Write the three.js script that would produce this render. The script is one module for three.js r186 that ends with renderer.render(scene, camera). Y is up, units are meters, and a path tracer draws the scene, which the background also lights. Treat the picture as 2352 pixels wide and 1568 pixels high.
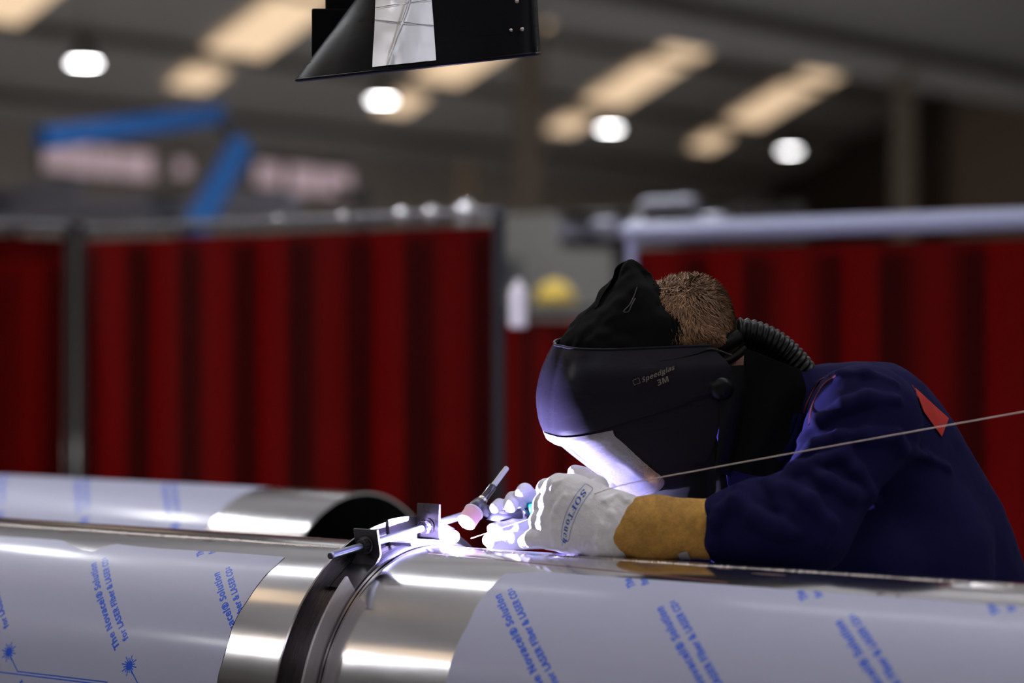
import * as THREE from 'three';
import { mergeGeometries } from 'three/addons/utils/BufferGeometryUtils.js';
import { RoundedBoxGeometry } from 'three/addons/geometries/RoundedBoxGeometry.js';
import { RectAreaLightUniformsLib } from 'three/addons/lights/RectAreaLightUniformsLib.js';

// ---------------------------------------------------------------- camera, light, exposure
RectAreaLightUniformsLib.init();
const scene = new THREE.Scene();
scene.background = new THREE.Color(0, 0, 0);
const FOCAL = 5578, EYE = 1.55;                        // focal length in pixels of the 2352 x 1568 frame, eye height in metres
const camera = new THREE.PerspectiveCamera(2 * Math.atan(784 / FOCAL) * 180 / Math.PI, 1.5, 0.1, 200);
camera.filmGauge = 36;
camera.position.set(0, EYE, 0);
camera.focus = 4.72;
camera.userData.fStop = 1.4;
const renderer = new THREE.WebGLRenderer({ antialias: true });
renderer.toneMapping = THREE.LinearToneMapping;
renderer.toneMappingExposure = 1.0;
renderer.shadowMap.enabled = true;
renderer.shadowMap.type = THREE.PCFSoftShadowMap;

const LAMP_POWER = 42, LAMP_COLOR = [0.95, 0.97, 1.0];      // LED high bay lamps
const BATTEN_REAR = 20, BATTEN_FRONT = 8, BATTEN_UP = 42, BATTEN_COLOR = [0.95, 0.96, 1.0];   // long LED battens over the work bay, shining down and up
const ROOFLIGHT = [0.84, 0.6, 0.385];                        // yellowed translucent roof sheets with daylight behind
const ARC_POWER = 12, ARC_COLOR = [0.54, 0.5, 1.0];         // the welding arc

// ---------------------------------------------------------------- frames and helpers
const V = (x, y, z) => new THREE.Vector3(x, y, z);
const TH = 0.64013;                                    // the hall, the pipes and the screens all run at this turn to the lens
const AX = V(Math.cos(TH), 0, Math.sin(TH)), NX = V(-Math.sin(TH), 0, Math.cos(TH));
const ORG = V(0, 0, -4.65);                            // ground point under the pipe axis
const R = 0.338, YC = 0.8107;                          // pipe radius, height of its axis
const at = (px, py, d) => V((px - 1176) / FOCAL * d, EYE - (py - 784) / FOCAL * d, -d);
const hall = (t, y, n) => V(ORG.x + t * AX.x + n * NX.x, y, ORG.z + t * AX.z + n * NX.z);
const lerp = (a, b, k) => a + (b - a) * k, clamp = (x, a, b) => Math.min(b, Math.max(a, x));
const smooth = (a, b, x) => { const k = clamp((x - a) / (b - a), 0, 1); return k * k * (3 - 2 * k); };
let seed = 7;
const rnd = () => { seed = (seed + 0x6d2b79f5) | 0; let t = Math.imul(seed ^ (seed >>> 15), 1 | seed); t = (t + Math.imul(t ^ (t >>> 7), 61 | t)) ^ t; return ((t ^ (t >>> 14)) >>> 0) / 4294967296; };
const hash = (x, y, z) => { let h = Math.imul(x, 374761393) + Math.imul(y, 668265263) + Math.imul(z, 1274126177); h = Math.imul(h ^ (h >>> 13), 1274126177); return ((h ^ (h >>> 16)) >>> 0) / 4294967296; };
function noise(x, y, z = 0) {
  const i = Math.floor(x), j = Math.floor(y), k = Math.floor(z), f = (q) => q * q * (3 - 2 * q), u = f(x - i), v = f(y - j), w = f(z - k);
  const l = (a, b, q) => a + (b - a) * q;
  return l(l(l(hash(i, j, k), hash(i + 1, j, k), u), l(hash(i, j + 1, k), hash(i + 1, j + 1, k), u), v), l(l(hash(i, j, k + 1), hash(i + 1, j, k + 1), u), l(hash(i, j + 1, k + 1), hash(i + 1, j + 1, k + 1), u), v), w) * 2 - 1;
}
const used = new Map();
const numbered = (name) => { const n = used.get(name) ?? 0; used.set(name, n + 1); return n ? name + '_' + String(n).padStart(3, '0') : name; };
function tag(o, label, category, group) { o.userData.label = label; o.userData.category = category; if (group) o.userData.group = group; return o; }
function thing(name, label, category, pos = V(0, 0, 0), turn = 0, group) {
  const o = new THREE.Group(); o.name = numbered(name); o.position.copy(pos); o.rotation.y = turn; scene.add(o);
  return tag(o, label, category, group);
}
function part(name, geo, mat, parent, label) {
  const m = new THREE.Mesh(geo, mat); m.name = name; m.castShadow = m.receiveShadow = true; parent.add(m);
  if (label) m.userData.label = label;
  return m;
}
function solo(name, geo, mat, label, category, group) { const m = part(numbered(name), geo, mat, scene); return tag(m, label, category, group); }
function struct(name, geo, mat, turn = -TH, pos = ORG) {     // a piece of the building, in hall coordinates (t, y, n)
  const m = part(name, geo, mat, scene); m.userData.kind = 'structure'; m.position.copy(pos); m.rotation.y = turn; return m;
}
const std = (o) => new THREE.MeshStandardMaterial(o), phys = (o) => new THREE.MeshPhysicalMaterial(o);
const rgb = (r, g, b) => new THREE.Color().setRGB(r, g, b);
const box = (x0, x1, y0, y1, z0, z1) => { const g = new THREE.BoxGeometry(x1 - x0, y1 - y0, z1 - z0); g.translate((x0 + x1) / 2, (y0 + y1) / 2, (z0 + z1) / 2); return g; };
const rbox = (w, h, d, r, s = 2) => new RoundedBoxGeometry(w, h, d, s, r);
function bar(p, q, w, h, r = 0) {                      // a beam from p to q, w wide, h high
  const len = p.distanceTo(q), g = r ? rbox(w, h, len, r) : new THREE.BoxGeometry(w, h, len), m = new THREE.Matrix4().lookAt(p, q, V(0, 1, 0));
  g.applyMatrix4(m); g.translate((p.x + q.x) / 2, (p.y + q.y) / 2, (p.z + q.z) / 2); return g;
}
function rod(p, q, r0, r1 = r0, seg = 20) {            // a round bar from p to q
  const len = p.distanceTo(q), g = new THREE.CylinderGeometry(r1, r0, len, seg, 1);
  g.translate(0, len / 2, 0); g.applyQuaternion(new THREE.Quaternion().setFromUnitVectors(V(0, 1, 0), q.clone().sub(p).normalize())); g.translate(p.x, p.y, p.z); return g;
}
function turned(profile, p, q, seg = 32) {             // a lathed profile [[radius, distance]...] along p to q
  const g = new THREE.LatheGeometry(profile.map(([r, y]) => new THREE.Vector2(r, y)), seg);
  g.applyQuaternion(new THREE.Quaternion().setFromUnitVectors(V(0, 1, 0), q.clone().sub(p).normalize())); g.translate(p.x, p.y, p.z); return g;
}
const tube = (pts, r, seg = 60, rad = 12) => new THREE.TubeGeometry(new THREE.CatmullRomCurve3(pts), seg, r, rad, false);
const merge = (list) => mergeGeometries(list.map((g) => { const h = g.index ? g.toNonIndexed() : g; for (const k of Object.keys(h.attributes)) if (!['position', 'normal', 'uv'].includes(k)) h.deleteAttribute(k); if (!h.attributes.uv) h.setAttribute('uv', new THREE.BufferAttribute(new Float32Array(h.attributes.position.count * 2), 2)); return h; }));
function grid(nu, nv, fn, uv = (u, v) => [u, v]) {      // a sheet: fn(u, v) gives a Vector3
  const p = [], t = [], ix = [];
  for (let j = 0; j <= nv; j++) for (let i = 0; i <= nu; i++) { const a = fn(i / nu, j / nv); p.push(a.x, a.y, a.z); t.push(...uv(i / nu, j / nv, a)); }
  for (let j = 0; j < nv; j++) for (let i = 0; i < nu; i++) { const a = j * (nu + 1) + i, b = a + 1, c = a + nu + 1, d = c + 1; ix.push(a, b, d, a, d, c); }
  const g = new THREE.BufferGeometry(); g.setAttribute('position', new THREE.Float32BufferAttribute(p, 3)); g.setAttribute('uv', new THREE.Float32BufferAttribute(t, 2)); g.setIndex(ix); g.computeVertexNormals(); return g;
}
function solidSheet(nu, nv, fn, thick, uv) {           // the same with real thickness and closed borders
  const top = grid(nu, nv, fn, uv), P = top.attributes.position, N = top.attributes.normal, T = top.attributes.uv, n = P.count, p = [...P.array], t = [...T.array], ix = [...top.index.array];
  for (let i = 0; i < n; i++) { p.push(P.getX(i) - N.getX(i) * thick, P.getY(i) - N.getY(i) * thick, P.getZ(i) - N.getZ(i) * thick); t.push(T.getX(i), T.getY(i)); }
  for (let i = 0, m = top.index.count; i < m; i += 3) ix.push(ix[i] + n, ix[i + 2] + n, ix[i + 1] + n);
  const ring = [];
  for (let i = 0; i <= nu; i++) ring.push(i);
  for (let j = 1; j <= nv; j++) ring.push(j * (nu + 1) + nu);
  for (let i = nu - 1; i >= 0; i--) ring.push(nv * (nu + 1) + i);
  for (let j = nv - 1; j >= 1; j--) ring.push(j * (nu + 1));
  const rim = [];
  for (let k = 0; k < ring.length; k++) { const a = ring[k], b = ring[(k + 1) % ring.length]; rim.push(a, a + n, b + n, a, b + n, b); }
  const g = new THREE.BufferGeometry(); g.setAttribute('position', new THREE.Float32BufferAttribute(p, 3)); g.setAttribute('uv', new THREE.Float32BufferAttribute(t, 2)); g.setIndex(ix); g.computeVertexNormals();
  const e = new THREE.BufferGeometry(); e.setAttribute('position', new THREE.Float32BufferAttribute(p, 3)); e.setAttribute('uv', new THREE.Float32BufferAttribute(t, 2)); e.setIndex(rim);
  const f = e.toNonIndexed(); f.computeVertexNormals();
  return merge([g, f]);
}
const loftCurve = (rows, v) => {                       // Catmull-Rom through rows of numbers
  const n = rows.length - 1, s = clamp(v, 0, 1) * n, i = Math.min(n - 1, Math.floor(s)), k = s - i, g = (j) => rows[clamp(j, 0, n)];
  return rows[0].map((_, c) => { const a = g(i - 1)[c], b = g(i)[c], d = g(i + 1)[c], e = g(i + 2)[c]; return 0.5 * (2 * b + (d - a) * k + (2 * a - 5 * b + 4 * d - e) * k * k + (3 * b - a - 3 * d + e) * k * k * k); });
};
// a piece of a cylinder about the pipe axis, in pipe coordinates (t, y, n); angle from the top towards the lens side; uv in metres (t, arc)
function shell(t0, t1, r, a0, a1, nt, na, uv = (t, w) => [t, w]) {
  return grid(na, nt, (u, v) => { const a = lerp(a0, a1, u); return V(lerp(t0, t1, v), r * Math.cos(a), r * Math.sin(a)); }, (u, v) => uv(lerp(t0, t1, v), lerp(a0, a1, u) * r));
}
function arcBox(t0, t1, r0, r1, a0, a1, seg) {         // a rectangle t0..t1 x r0..r1 swept round the axis
  const c = [[t0, r0], [t1, r0], [t1, r1], [t0, r1], [t0, r0]], list = [];
  for (let e = 0; e < 4; e++) list.push(grid(seg, 1, (u, v) => { const a = lerp(a0, a1, u), t = lerp(c[e][0], c[e + 1][0], v), r = lerp(c[e][1], c[e + 1][1], v); return V(t, r * Math.cos(a), r * Math.sin(a)); }));
  if (Math.abs(a1 - a0) < 6.28) for (const a of [a0, a1]) list.push(grid(1, 1, (u, v) => { const r = lerp(r0, r1, v); return V(lerp(t0, t1, u), r * Math.cos(a), r * Math.sin(a)); }));
  const g = merge(list); return g;
}
// ---- signed distance bodies
const smin = (a, b, k) => { const h = Math.max(k - Math.abs(a - b), 0) / k; return Math.min(a, b) - h * h * k * 0.25; };
function capsule(x, y, z, a, ra, b, rb) {
  const bx = b.x - a.x, by = b.y - a.y, bz = b.z - a.z, px = x - a.x, py = y - a.y, pz = z - a.z, k = clamp((px * bx + py * by + pz * bz) / (bx * bx + by * by + bz * bz + 1e-12), 0, 1);
  const dx = px - bx * k, dy = py - by * k, dz = pz - bz * k; return Math.sqrt(dx * dx + dy * dy + dz * dz) - (ra + (rb - ra) * k);
}
function bones(list, k) {                              // list of [a, ra, b, rb, (k)]
  return (x, y, z) => { let d = 9; for (const [a, ra, b, rb, kk] of list) d = smin(d, capsule(x, y, z, a, ra, b, rb), kk ?? k); return d; };
}
function march(sdf, px, py, d0 = 3.6, d1 = 5.6) {       // where a line of sight meets a body
  let d = d0; for (let i = 0; i < 160 && d < d1; i++) { const p = at(px, py, d), s = sdf(p.x, p.y, p.z); if (s < 0.0004) return p; d += Math.max(s * 0.7, 0.0006); } return null;
}
function bounds(list, pad) { const b = new THREE.Box3(); for (const [a, ra, c, rb] of list) { for (const [p, r] of [[a, ra], [c, rb]]) { b.expandByPoint(V(p.x - r, p.y - r, p.z - r)); b.expandByPoint(V(p.x + r, p.y + r, p.z + r)); } } b.expandByScalar(pad); return b; }
function nets(sdf, b, cell) {                          // surface nets
  const nx = Math.ceil((b.max.x - b.min.x) / cell) + 1, ny = Math.ceil((b.max.y - b.min.y) / cell) + 1, nz = Math.ceil((b.max.z - b.min.z) / cell) + 1, F = new Float32Array(nx * ny * nz);
  for (let k = 0, q = 0; k < nz; k++) for (let j = 0; j < ny; j++) for (let i = 0; i < nx; i++, q++) F[q] = sdf(b.min.x + i * cell, b.min.y + j * cell, b.min.z + k * cell);
  const id = new Int32Array(nx * ny * nz).fill(-1), P = [], off = [0, 1, nx, nx + 1, nx * ny, nx * ny + 1, nx * ny + nx, nx * ny + nx + 1], E = [[0, 1], [2, 3], [4, 5], [6, 7], [0, 2], [1, 3], [4, 6], [5, 7], [0, 4], [1, 5], [2, 6], [3, 7]];
  for (let k = 0; k < nz - 1; k++) for (let j = 0; j < ny - 1; j++) for (let i = 0; i < nx - 1; i++) {
    const q = i + nx * (j + ny * k); let c = 0, x = 0, y = 0, z = 0;
    for (const [a, e] of E) { const fa = F[q + off[a]], fe = F[q + off[e]]; if ((fa < 0) === (fe < 0)) continue; const s = fa / (fa - fe); c++; x += lerp(a & 1, e & 1, s); y += lerp((a >> 1) & 1, (e >> 1) & 1, s); z += lerp(a >> 2, e >> 2, s); }
    if (c) { id[q] = P.length / 3; P.push(b.min.x + (i + x / c) * cell, b.min.y + (j + y / c) * cell, b.min.z + (k + z / c) * cell); }
  }
  const ix = [], quad = (a, c, d, e, flip) => flip ? ix.push(a, d, c, a, e, d) : ix.push(a, c, d, a, d, e);
  for (let k = 1; k < nz - 1; k++) for (let j = 1; j < ny - 1; j++) for (let i = 1; i < nx - 1; i++) {
    const q = i + nx * (j + ny * k), f = F[q] < 0;
    if (f !== (F[q + 1] < 0)) quad(id[q - nx - nx * ny], id[q - nx * ny], id[q], id[q - nx], !f);
    if (f !== (F[q + nx] < 0)) quad(id[q - 1 - nx * ny], id[q - nx * ny], id[q], id[q - 1], f);
    if (f !== (F[q + nx * ny] < 0)) quad(id[q - 1 - nx], id[q - nx], id[q], id[q - 1], !f);
  }
  const N = new Float32Array(P.length), h = cell * 0.6, U = new Float32Array(P.length / 3 * 2);
  for (let i = 0; i < P.length; i += 3) {
    const [x, y, z] = [P[i], P[i + 1], P[i + 2]], gx = sdf(x + h, y, z) - sdf(x - h, y, z), gy = sdf(x, y + h, z) - sdf(x, y - h, z), gz = sdf(x, y, z + h) - sdf(x, y, z - h), l = Math.hypot(gx, gy, gz) || 1;
    N[i] = gx / l; N[i + 1] = gy / l; N[i + 2] = gz / l; U[i / 3 * 2] = x; U[i / 3 * 2 + 1] = y;
  }
  const g = new THREE.BufferGeometry(); g.setAttribute('position', new THREE.Float32BufferAttribute(P, 3)); g.setAttribute('normal', new THREE.BufferAttribute(N, 3)); g.setAttribute('uv', new THREE.BufferAttribute(U, 2)); g.setIndex(ix); return g;
}
// ---- textures
function canvasTex(w, h, draw, srgb = true) { const c = document.createElement('canvas'); c.width = w; c.height = h; draw(c.getContext('2d'), w, h); const t = new THREE.CanvasTexture(c); if (srgb) t.colorSpace = THREE.SRGBColorSpace; t.wrapS = t.wrapT = THREE.RepeatWrapping; return t; }
function dataTex(n, fn, srgb = false, m = n) {         // fn(x, y) in 0..1 gives a grey or [r, g, b] in 0..1
  const d = new Uint8Array(n * m * 4);
  for (let j = 0; j < m; j++) for (let i = 0; i < n; i++) { const v = fn(i / n, j / m), c = Array.isArray(v) ? v : [v, v, v], q = (j * n + i) * 4; d[q] = clamp(c[0], 0, 1) * 255; d[q + 1] = clamp(c[1], 0, 1) * 255; d[q + 2] = clamp(c[2], 0, 1) * 255; d[q + 3] = 255; }
  const t = new THREE.DataTexture(d, n, m); t.magFilter = THREE.LinearFilter; t.minFilter = THREE.LinearFilter; t.wrapS = t.wrapT = THREE.RepeatWrapping; if (srgb) t.colorSpace = THREE.SRGBColorSpace; t.needsUpdate = true; return t;
}
const times = (t, x, y) => { const c = t.clone(); c.repeat.set(x, y); c.needsUpdate = true; return c; };
// tiling noise
const tnoise = (x, y, f, z = 0) => { const s = 0.5 * f; const w = (q) => ((q % f) + f) % f; const i = Math.floor(x * f), j = Math.floor(y * f), u = x * f - i, v = y * f - j, e = (q) => q * q * (3 - 2 * q), l = (a, b, q) => a + (b - a) * q; return l(l(hash(w(i), w(j), z), hash(w(i + 1), w(j), z), e(u)), l(hash(w(i), w(j + 1), z), hash(w(i + 1), w(j + 1), z), e(u)), e(v)) + 0 * s; };

// ---------------------------------------------------------------- the hall (hall coordinates t along the pipes, n towards the lens)
const grime = dataTex(256, (x, y) => 0.55 + 0.3 * tnoise(x, y, 8, 1) + 0.15 * tnoise(x, y, 32, 2));
const M = {
  concrete: std({ color: rgb(0.34, 0.33, 0.32), roughness: 0.8, bumpMap: times(grime, 0.5, 0.5), bumpScale: 0.002 }),
  sheet: std({ color: rgb(0.5, 0.485, 0.48), roughness: 0.7 }),
  sheetDark: std({ color: rgb(0.13, 0.11, 0.095), roughness: 0.7 }),
  wall: std({ color: rgb(0.46, 0.42, 0.39), roughness: 0.75 }),
  cladding: std({ color: rgb(0.055, 0.04, 0.03), roughness: 0.7 }),
  claddingPale: std({ color: rgb(0.27, 0.22, 0.19), roughness: 0.7 }),
  steelwork: std({ color: rgb(0.33, 0.27, 0.215), roughness: 0.6, metalness: 0.1 }),
  rooflight: std({ color: rgb(0.75, 0.66, 0.5), roughness: 0.8, emissive: rgb(...ROOFLIGHT), emissiveIntensity: 1 }),
  window: std({ color: rgb(0.6, 0.55, 0.6), roughness: 0.6, emissive: rgb(0.33, 0.235, 0.265), emissiveIntensity: 1 }),
  lampGlow: std({ color: rgb(0.9, 0.9, 0.9), roughness: 0.5, emissive: rgb(1, 1, 1), emissiveIntensity: 40 }),
  battenGlow: std({ color: rgb(0.9, 0.9, 0.9), roughness: 0.5, emissive: rgb(1, 1, 1), emissiveIntensity: 2 }),
  lampBody: std({ color: rgb(0.08, 0.08, 0.085), roughness: 0.5, metalness: 0.6 }),
};
struct('floor', box(-33, 24, -0.2, 0, -56, 18), M.concrete);
struct('wall_left', box(-31.9, -31.5, 0, 6.6, -55, 17), M.wall);
struct('wall_right', box(16.5, 16.9, 0, 6.6, -55, 17), M.wall);
struct('wall_back', box(-31.9, 16.9, 0, 10, -54.4, -54), M.sheetDark);
struct('wall_front', box(-31.9, 16.9, 0, 10, 16, 16.4), M.wall);
const endWall = scene.children[scene.children.length - 2];
for (let i = 0; i < 9; i++) part('panel', box(-31 + i * 5.2, -26.1 + i * 5.2, 0, 8.6, -53.99, -53.9), [M.cladding, M.claddingPale, M.sheetDark][i % 3], endWall);
// saw of pitched bays: ridge at t = -23.5, -7.5, 8.5, valleys between
const SLOPE = 0.466, ROOF = (t) => 6.57 + SLOPE * ((((t + 31.5) % 16) + 16) % 16 < 8 ? ((((t + 31.5) % 16) + 16) % 16) - 2.05 : 13.95 - ((((t + 31.5) % 16) + 16) % 16));
const roofSheets = [];
for (let b = 0; b < 6; b++) {
  const t0 = -31.5 + 8 * b, t1 = t0 + 8, up = b % 2 === 0, y0 = 5.615, y1 = y0 + 8 * SLOPE;
  roofSheets.push(bar(V(t0, (up ? y0 : y1) + 0.1, 0), V(t1, (up ? y1 : y0) + 0.1, 0), 72, 0.12).translate(0, 0, -19));
}
struct('ceiling', merge(roofSheets), M.sheet);
let rooflights = 0;
const sheetGeo = (t0, t1, w) => bar(V(t0, SLOPE * t0, 0), V(t1, SLOPE * t1, 0), w, 0.03);
const upperSheet = sheetGeo(0.85, 5.9, 1.55), lowerSheet = sheetGeo(-0.3, 0.32, 1.0);
for (let b = 0; b < 3; b++) for (let k = -7; k < 4; k++) {
  const tb = -29.45 + 16 * b, n = -29.6 - 6.08 * k;
  if (n > 15 || n < -53 || (b > 0 && (n < -3 || n > 9))) continue;
  for (const g of [upperSheet, lowerSheet]) {
    const m = struct('window_' + (++rooflights), g, M.rooflight); m.position.copy(hall(tb, 6.5, n));
    m.userData.label = 'warm translucent roof light sheet in the pitched hall roof';
  }
  if (n > -9 && n < 13 && b > 0) {                     // the sheets near the work light it
    const l = new THREE.RectAreaLight(rgb(...ROOFLIGHT), 0.25, 4.2, 1.5); l.position.copy(hall(tb + 2.9, 6.5 + 2.9 * SLOPE - 0.06, n));
    l.lookAt(hall(tb + 2.9 + SLOPE, 6.5 + 2.9 * SLOPE - 1.06, n)); l.rotateZ(0); scene.add(l); l.name = 'rooflight_light';
  }
}
// purlins and valley beams
for (let b = 0; b < 2; b++) for (let i = 0; i < 4; i++) {
  const t = -30.6 + 16 * b + i * 2.0, m = struct('trim_' + (1 + i + 4 * b), box(t - 0.09, t + 0.09, ROOF(t) - 0.16, ROOF(t) - 0.02, -54, 16), M.sheetDark);
  m.userData.label = 'dark steel purlin under the roof sheets';
}
// columns
const iBeam = (h) => merge([box(-0.17, 0.17, 0, h, -0.15, -0.13), box(-0.17, 0.17, 0, h, 0.13, 0.15), box(-0.012, 0.012, 0, h, -0.13, 0.13)]);
for (const [px, d, h, w, lab] of [[1215, 30.5, 5.6, 1.05, 'brown steel column rising behind the gap between the red screens'], [2075, 38.5, 6, 1.0, 'brown steel column behind the right red screen'], [1070, 53, 5.5, 1.25, 'far brown steel column beside the long wall windows']]) {
  const p = at(px, 784, d), m = solo('steel_column', iBeam(h), M.steelwork, lab, 'column'); m.position.set(p.x, 0, p.z); m.rotation.y = -TH + 0.5; m.scale.x = w;
}
// windows high on the long wall, one thing per pane group
let wn = rooflights;
for (const [p0, p1, y0, y1] of [[95, 148, 4.78, 5.3], [152, 205, 4.74, 5.28], [209, 262, 4.74, 5.26], [266, 345, 4.74, 5.24], [395, 428, 4.86, 5.16], [580, 640, 4.78, 5.24], [655, 725, 4.7, 5.24], [729, 800, 4.7, 5.22]]) {
  const nOf = (px) => { const k = (px - 1176) / FOCAL, t = -31.5; return -(t * AX.x - k * (4.65 - t * AX.z)) / (NX.x + k * NX.z); };
  const a = nOf(p0), b = nOf(p1), m = struct('window_' + (++wn), box(-31.49, -31.42, y0, y1, b, a), M.window);
  part('window_frame', merge([box(-31.5, -31.4, y0 - 0.06, y0, b - 0.05, a + 0.05), box(-31.5, -31.4, y1, y1 + 0.06, b - 0.05, a + 0.05), box(-31.5, -31.4, y0, y1, a, a + 0.05), box(-31.5, -31.4, y0, y1, b - 0.05, b)]), M.sheetDark, m);
  m.userData.label = 'pale daylit window high on the long wall';
}
// LED high bay lamps in rows
function highBay(pos, power) {
  const g = thing('high_bay_lamp', 'round LED high bay lamp hanging in its row under the hall roof', 'lamp', pos, 0, 'high bay lamps under the hall roof');
  part('housing', new THREE.LatheGeometry([[0, 0.3], [0.09, 0.3], [0.1, 0.16], [0.22, 0.06], [0.24, -0.02], [0.2, -0.02], [0.2, 0.005], [0, 0.005]].map(([r, y]) => new THREE.Vector2(r, y)), 32), M.lampBody, g);
  part('diffuser', new THREE.CylinderGeometry(0.2, 0.2, 0.012, 32).translate(0, -0.004, 0), M.lampGlow, g, 'bright white diffuser disc');
  part('hanger', new THREE.CylinderGeometry(0.008, 0.008, 1.6, 8).translate(0, 1.1, 0), M.lampBody, g);
  {
    const l = new THREE.SpotLight(rgb(...LAMP_COLOR), power, 0, 1.35, 0.5); l.position.set(pos.x, pos.y - 0.03, pos.z); l.target.position.set(pos.x, 0, pos.z); l.shadow.radius = 9; l.castShadow = true; l.name = 'lamp_light'; scene.add(l, l.target);
  }
}
for (let k = 0; k < 4; k++) highBay(hall(-22.1, 5.42, -19.74 - 6.45 * k), LAMP_POWER * 2);
for (const n of [-25.82, -19.74, -13.66, -7.58, -1.5, 4.58, 10.66]) for (const t of [-6.1, 9.9]) highBay(hall(t, 5.42, n), n < -10 ? LAMP_POWER * 1.5 : LAMP_POWER);
// long LED battens over the work bay, outside the frame: they draw the bright lines along the pipes
function batten(t, y, n, len, power, where) {
  const g = thing('led_batten', 'long white LED batten light ' + where, 'lamp', hall(t, y, n), -TH);
  part('tray', box(-len / 2, len / 2, 0, 0.08, -0.09, 0.09), M.lampBody, g);
  part('diffuser', box(-len / 2 + 0.02, len / 2 - 0.02, -0.012, 0, -0.075, 0.075), M.battenGlow, g);
  part('upper_diffuser', box(-len / 2 + 0.02, len / 2 - 0.02, 0.08, 0.09, -0.075, 0.075), M.battenGlow, g);
  for (const s of [-1, 1]) part('hanger', box(s * len * 0.4 - 0.006, s * len * 0.4 + 0.006, 0.08, 0.55, -0.006, 0.006), M.lampBody, g);
  const l = new THREE.RectAreaLight(rgb(...BATTEN_COLOR), power, len - 0.04, 0.15); l.position.copy(hall(t, y - 0.02, n)); l.rotation.order = 'YXZ'; l.rotation.y = -TH; l.rotation.x = -Math.PI / 2; l.name = 'batten_light'; scene.add(l);
  const up = new THREE.RectAreaLight(rgb(...BATTEN_COLOR), BATTEN_UP, len - 0.04, 0.15); up.position.copy(hall(t, y + 0.1, n)); up.rotation.order = 'YXZ'; up.rotation.y = -TH; up.rotation.x = Math.PI / 2; up.name = 'batten_uplight'; scene.add(up);
}
batten(-2.2, 5.0, -1.3, 5.6, BATTEN_REAR, 'hanging over the work bay beyond the pipe'); batten(3.6, 5.0, -1.3, 5.6, BATTEN_REAR, 'hanging over the welder beyond the pipe');
batten(-6.2, 5.0, -8.6, 5.6, BATTEN_REAR * 0.4, 'hanging behind the left red screen'); batten(-0.4, 5.0, -8.6, 5.6, BATTEN_REAR * 0.4, 'hanging behind the pale blue framed screen');
batten(-2.2, 5.0, 4.2, 5.6, BATTEN_FRONT, 'hanging on the near side of the work bay'); batten(3.6, 5.0, 4.2, 5.6, BATTEN_FRONT, 'hanging above and behind the lens');

// ---------------------------------------------------------------- the pipes
const brushed = dataTex(512, (x, y) => 0.55 + 0.06 * (tnoise(x, y, 4, 3) - 0.5) + 0.05 * (tnoise(x, y, 32, 4) - 0.5) + 0.05 * (tnoise(x, y, 256, 5) - 0.5));
const dull = dataTex(256, (x, y) => 0.62 + 0.3 * (tnoise(x, y, 6, 11) - 0.5) + 0.2 * (tnoise(x, y, 40, 12) - 0.5));
const PITCH = 0.3515, TALL = 0.703;
const filmPrint = canvasTex(1024, 2048, (c, w, h) => {
  const s = w / PITCH;
  c.fillStyle = '#a4a6be'; c.fillRect(0, 0, w, h);
  for (let i = 0; i < 5000; i++) { const v = 157 + Math.floor(rnd() * 14); c.fillStyle = `rgba(${v},${v},${v + 24},0.35)`; c.fillRect(rnd() * w, rnd() * h, 2 + rnd() * 26, 1 + rnd() * 3); }
  const blue = '#0a4ac8';
  const line = (text, t, y, size, len) => {
    c.save(); c.translate(t * s, y * s); c.rotate(-0.75 * Math.PI); c.font = `bold ${size * s}px sans-serif`; c.textBaseline = 'alphabetic';
    const m = c.measureText(text).width; c.scale(len * s / m, 1); c.fillText(text, 0, 0); c.lineWidth = 0.0011 * s; c.strokeText(text, 0, 0); c.restore();
  };
  c.fillStyle = blue; c.strokeStyle = blue; c.lineCap = 'butt';
  for (let i = -3; i <= 4; i++) { line('The', -0.6727 + PITCH * (i + 3), 0.1498, 0.0196, 0.04); line('for', -0.6502 + PITCH * (i + 3), 0.1388, 0.0178, 0.03); }
  for (let j = -1; j <= 0; j++) for (let i = -3; i <= 4; i++) {
    const ox = 0.08 * j + PITCH * i + 3 * PITCH, oy = -0.3 * j;
    line('The Novacel® Solution', -0.743 + ox, 0.3965 + oy, 0.0196, 0.277);
    line('for LASER Fiber & LASER CO', -0.726 + ox, 0.3781 + oy, 0.0178, 0.268); line('2', -0.726 + ox - 0.268 * 0.7071 - 0.004, 0.3781 + oy - 0.268 * 0.7071 + 0.001, 0.011, 0.007);
    const sx = (-0.704 + ox) * s, sy = (0.432 + oy) * s;
    c.beginPath(); c.arc(sx, sy, 0.009 * s, 0, 7); c.fill();
    c.lineWidth = 0.0024 * s;
    for (let r = 0; r < 16; r++) { const a = r * Math.PI / 8 + 0.1, l = (r % 2 ? 0.0155 : 0.021) * s; c.beginPath(); c.moveTo(sx, sy); c.lineTo(sx + Math.cos(a) * l, sy + Math.sin(a) * l); c.stroke(); }
    c.beginPath(); c.moveTo(sx, sy); c.lineTo(sx + 0.0367 * s, sy + 0.0373 * s); c.lineTo(sx + 0.3 * s, sy + 0.0373 * s); c.stroke();
    c.beginPath(); c.moveTo(sx - 0.13 * s, sy + 0.043 * s); c.lineTo(sx + 0.265 * s, sy + 0.043 * s); c.stroke();
  }
});
const filmBump = dataTex(256, (x, y) => 0.5 + 0.7 * (tnoise(x, y, 5, 21) - 0.5) + 0.25 * (tnoise(x, y, 13, 22) - 0.5));
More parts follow.
